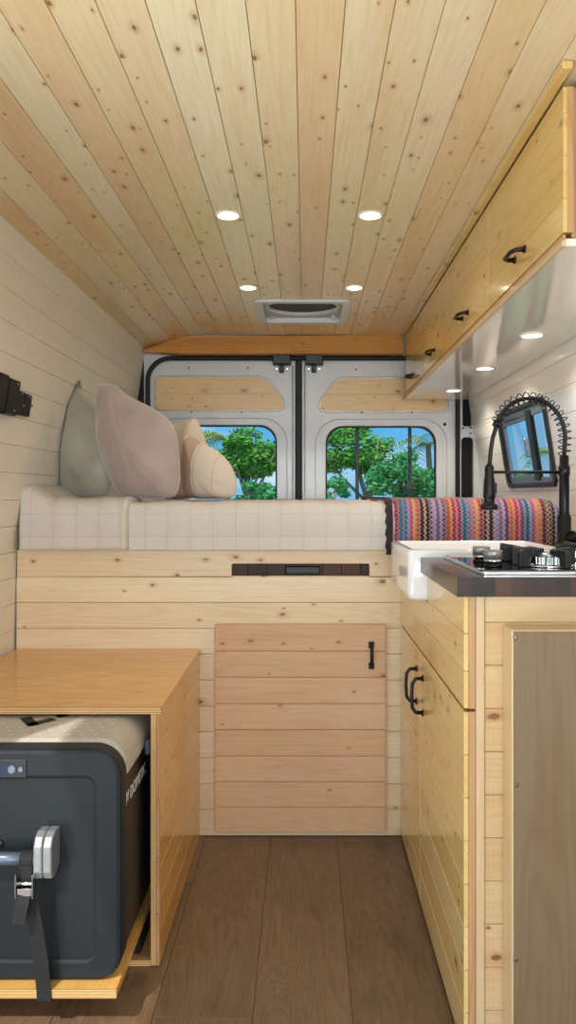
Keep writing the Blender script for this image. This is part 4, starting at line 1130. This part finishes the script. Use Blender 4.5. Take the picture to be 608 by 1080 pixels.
knob(X_(520.5, 1.53), 1.53); knob(X_(508, 1.64), 1.64)
def burner(x, y, s, n):
    b = MB().lathe((x, y, GZ), [(.052 * s, 0), (.054 * s, .002), (.052 * s, .004), (.036 * s, .006)], 40).build('burner', 'chrome', t)
    m = MB()
    rg = []
    for (r, h) in ((.028, .005), (.028, .019), (.026, .020)):
        rg.append([(x + s * (r + (.0012 if (j // 2) % 2 and h < .02 else 0)) * math.cos(2 * PI * j / 96), y + s * (r + (.0012 if (j // 2) % 2 and h < .02 else 0)) * math.sin(2 * PI * j / 96), GZ + h) for j in range(96)])
    m.ring(rg, True, True, False); m.build('burner_head', 'chrome', b)
    MB().lathe((x, y, GZ + .020), [(.024 * s, 0), (.025 * s, .004), (.022 * s, .006), (.004, .007)], 32).build('burner_cap', 'steel', b)
bx_, by_ = X_(578, 1.55), 1.555
burner(bx_, by_, 1.0, 1); burner(bx_ + .13, by_ + .16, 1.0, 2)
def grate(x, y, ang, name='pan_support'):
    # cast-iron arm: upright foot block with sloping top finger
    m = MB(); 
    prof3 = [(0, 0), (.020, 0), (.022, .018), (.052, .026), (.052, .034), (.010, .036), (.0, .030)]
    ca, sa = math.cos(ang), math.sin(ang); wd = .0065
    def tr3(u, h, s): return (x + ca * u - sa * s, y + sa * u + ca * s, GZ + h)
    m.ring([[tr3(u, h, -wd) for u, h in prof3], [tr3(u, h, wd) for u, h in prof3]], True, True, False)
    return m.build(name, 'iron', t, bevel=.0015)
for ang in (200, 290, 20, 110):
    a = R(ang); grate(bx_ - .068 * math.cos(a), by_ - .068 * math.sin(a), a)
    grate(bx_ + .13 - .068 * math.cos(a), by_ + .16 - .068 * math.sin(a), a)
# wide folded support plates left of the front burner
m = MB(); x0, x1 = X_(528, 1.66), X_(551, 1.66); m.hexa([(x0, 1.655, GZ), (x1, 1.655, GZ), (x1, 1.672, GZ), (x0, 1.672, GZ), (x0 + .002, 1.655, GZ + .040), (x1, 1.655, GZ + .032), (x1, 1.672, GZ + .032), (x0 + .002, 1.672, GZ + .040)], 'x'); m.build('pan_support', 'iron', t, bevel=.002)
m = MB(); x0, x1 = X_(549, 1.54), X_(565, 1.54); m.hexa([(x0, 1.535, GZ), (x0 + .018, 1.535, GZ), (x0 + .018, 1.60, GZ), (x0, 1.60, GZ), (x0 + .002, 1.535, GZ + .038), (x1, 1.535, GZ + .038), (x1, 1.60, GZ + .036), (x0, 1.60, GZ + .036)], 'x'); m.build('pan_support', 'iron', t, bevel=.002)
settle()

# ------------------------------------------------------------------ outside
m = MB(); m.box(-60, 60, -20, 45, -.75, -.7, 'x'); o = m.build('ground', 'grass'); o['kind'] = 'structure'
m = MB(); m.box(-200, 200, 45.01, 300, -1.5, -1.4, 'x'); o = m.build('sea', 'sea'); o['kind'] = 'structure'
def blob(name, c, rad, n, leaf, mat, rnd, parent, clumps=14):
    m = MB(); cs = []
    for _ in range(clumps):
        while True:
            d = Vector((rnd.uniform(-1, 1), rnd.uniform(-1, 1), rnd.uniform(-1, 1)))
            if d.length < 1: break
        cs.append((Vector(c) + Vector((d.x * rad[0], d.y * rad[1], d.z * rad[2])), rnd.uniform(.28, .5)))
    for _ in range(n):
        cc, s = rnd.choice(cs); d = Vector((rnd.gauss(0, 1), rnd.gauss(0, 1), rnd.gauss(0, 1))).normalized() * (rnd.random() ** .4)
        p = cc + Vector((d.x * rad[0] * s, d.y * rad[1] * s, d.z * rad[2] * s * .8))
        u = Vector((rnd.gauss(0, 1), rnd.gauss(0, 1), rnd.gauss(0, .5))).normalized(); v = u.cross(Vector((rnd.gauss(0, 1), rnd.gauss(0, 1), rnd.gauss(0, 1)))).normalized()
        l = leaf * rnd.uniform(.6, 1.3)
        m.poly([p - u * l, p - v * l * .4, p + u * l, p + v * l * .4], [(0, 0)] * 4, 0.5)
    return m.build(name, mat, parent)
def tree(label, base, c, rad, n, leaf, mat, seed, grp=None, clumps=14, trunk_r=.12):
    rnd = random.Random(seed); t = thing('tree', label, 'tree', base, grp)
    blob('foliage', c, rad, n, leaf, mat, rnd, t, clumps)
    b = Vector(base); cc = Vector(c); m = MB()
    mid = b.lerp(cc, .5) + Vector((.12 * trunk_r * 10, 0, 0))
    m.tube([b, mid, cc], [trunk_r, trunk_r * .7, trunk_r * .35], 8)
    for _ in range(6):
        e_ = cc + Vector((rnd.uniform(-.8, .8) * rad[0], rnd.uniform(-.8, .8) * rad[1], rnd.uniform(-.2, .6) * rad[2]))
        m.tube([mid, mid.lerp(e_, .5) + Vector((0, 0, -.1)), e_], [trunk_r * .5, trunk_r * .35, trunk_r * .12], 6)
    m.build('trunk', 'bark', t); settle(); return t
def bush(label, c, rad, n, leaf, mat, seed, clumps=12):
    rnd = random.Random(seed); t = thing('bush', label, 'bush', (c[0], c[1], -.7)); blob('foliage', c, rad, n, leaf, mat, rnd, t, clumps)
    m = MB(); b = Vector((c[0], c[1], -.7))
    for _ in range(7): m.tube([b, Vector(c) + Vector((rnd.uniform(-.6, .6) * rad[0], rnd.uniform(-.4, .4), 0))], [.06, .02], 6)
    m.build('stems', 'bark', t); settle(); return t
def wp(px, py, Y): p = at(px, py, Y); return p
def spread(px, py, Y, hw, hh): p = at(px, py, Y); return (p.x, p.y, p.z), (hw * Y / F, 1.2, hh * Y / F)
c, r = spread(262, 478, 22, 44, 24); tree('broad green tree seen through the left rear window', (at(252, 522, 22).x, 22, -.7), c, r, 5200, .09, 'leafA', 2, clumps=26)
c, r = spread(372, 476, 22, 46, 27); tree('broad green tree seen through the right rear window', (at(395, 522, 22).x, 22, -.7), c, r, 6000, .09, 'leafA', 4, clumps=30)
c, r = spread(272, 520, 17, 20, 12); bush('low green bush below the tree in the left rear window', c, r, 1500, .07, 'leafB', 5)
c, r = spread(352, 516, 17, 16, 14); bush('low green bush at the left side of the right rear window', c, r, 1300, .07, 'leafB', 6)
c, r = spread(425, 508, 18, 32, 26); bush('large dark green bush at the right side of the right rear window', c, r, 4200, .08, 'leafB', 7, 20)
def palm(label, px, py, Y, s, seed):
    rnd = random.Random(seed); top = at(px, py, Y); t = thing('palm_tree', label, 'palm tree', (top.x, Y, -.7))
    m = MB(); m.tube([(top.x, Y, -.7), (top.x + .1, Y, (top.z - .7) / 2), tuple(top)], [.14, .11, .09], 8); m.build('trunk', 'bark', t)
    m = MB()
    for i in range(16):
        a = rnd.uniform(0, 2 * PI); el = rnd.uniform(.1, 1.0); d = Vector((math.cos(a), math.sin(a), 0)); prev = None
        for k in range(14):
            q = k / 13; p = top + d * s * q + Vector((0, 0, s * (el * q - 1.1 * q * q)))
            for sd in (-1, 1):
                side = Vector((-d.y, d.x, 0)) * sd
                ll = s * .32 * math.sin(PI * min(1, q * .85 + .12))
                m.poly([p, p + d * .05 * s, p + d * .12 * s + side * ll + Vector((0, 0, -ll * .5))], [(0, 0)] * 3, .5)
    m.build('frond_crown', 'leafC', t); settle()
palm('palm tree rising at the right edge of the right rear window', 452, 468, 26, 1.5, 3)
palm('palm tree behind the broad tree in the left rear window', 238, 462, 30, 1.6, 9)
palm('palm tree seen through the side window above the counter', 582, 476, 24, 1.1, 12)
c, r = spread(556, 506, 34, 40, 9); bush('distant shrub line seen through the side window', c, r, 1800, .14, 'leafB', 14, 20)
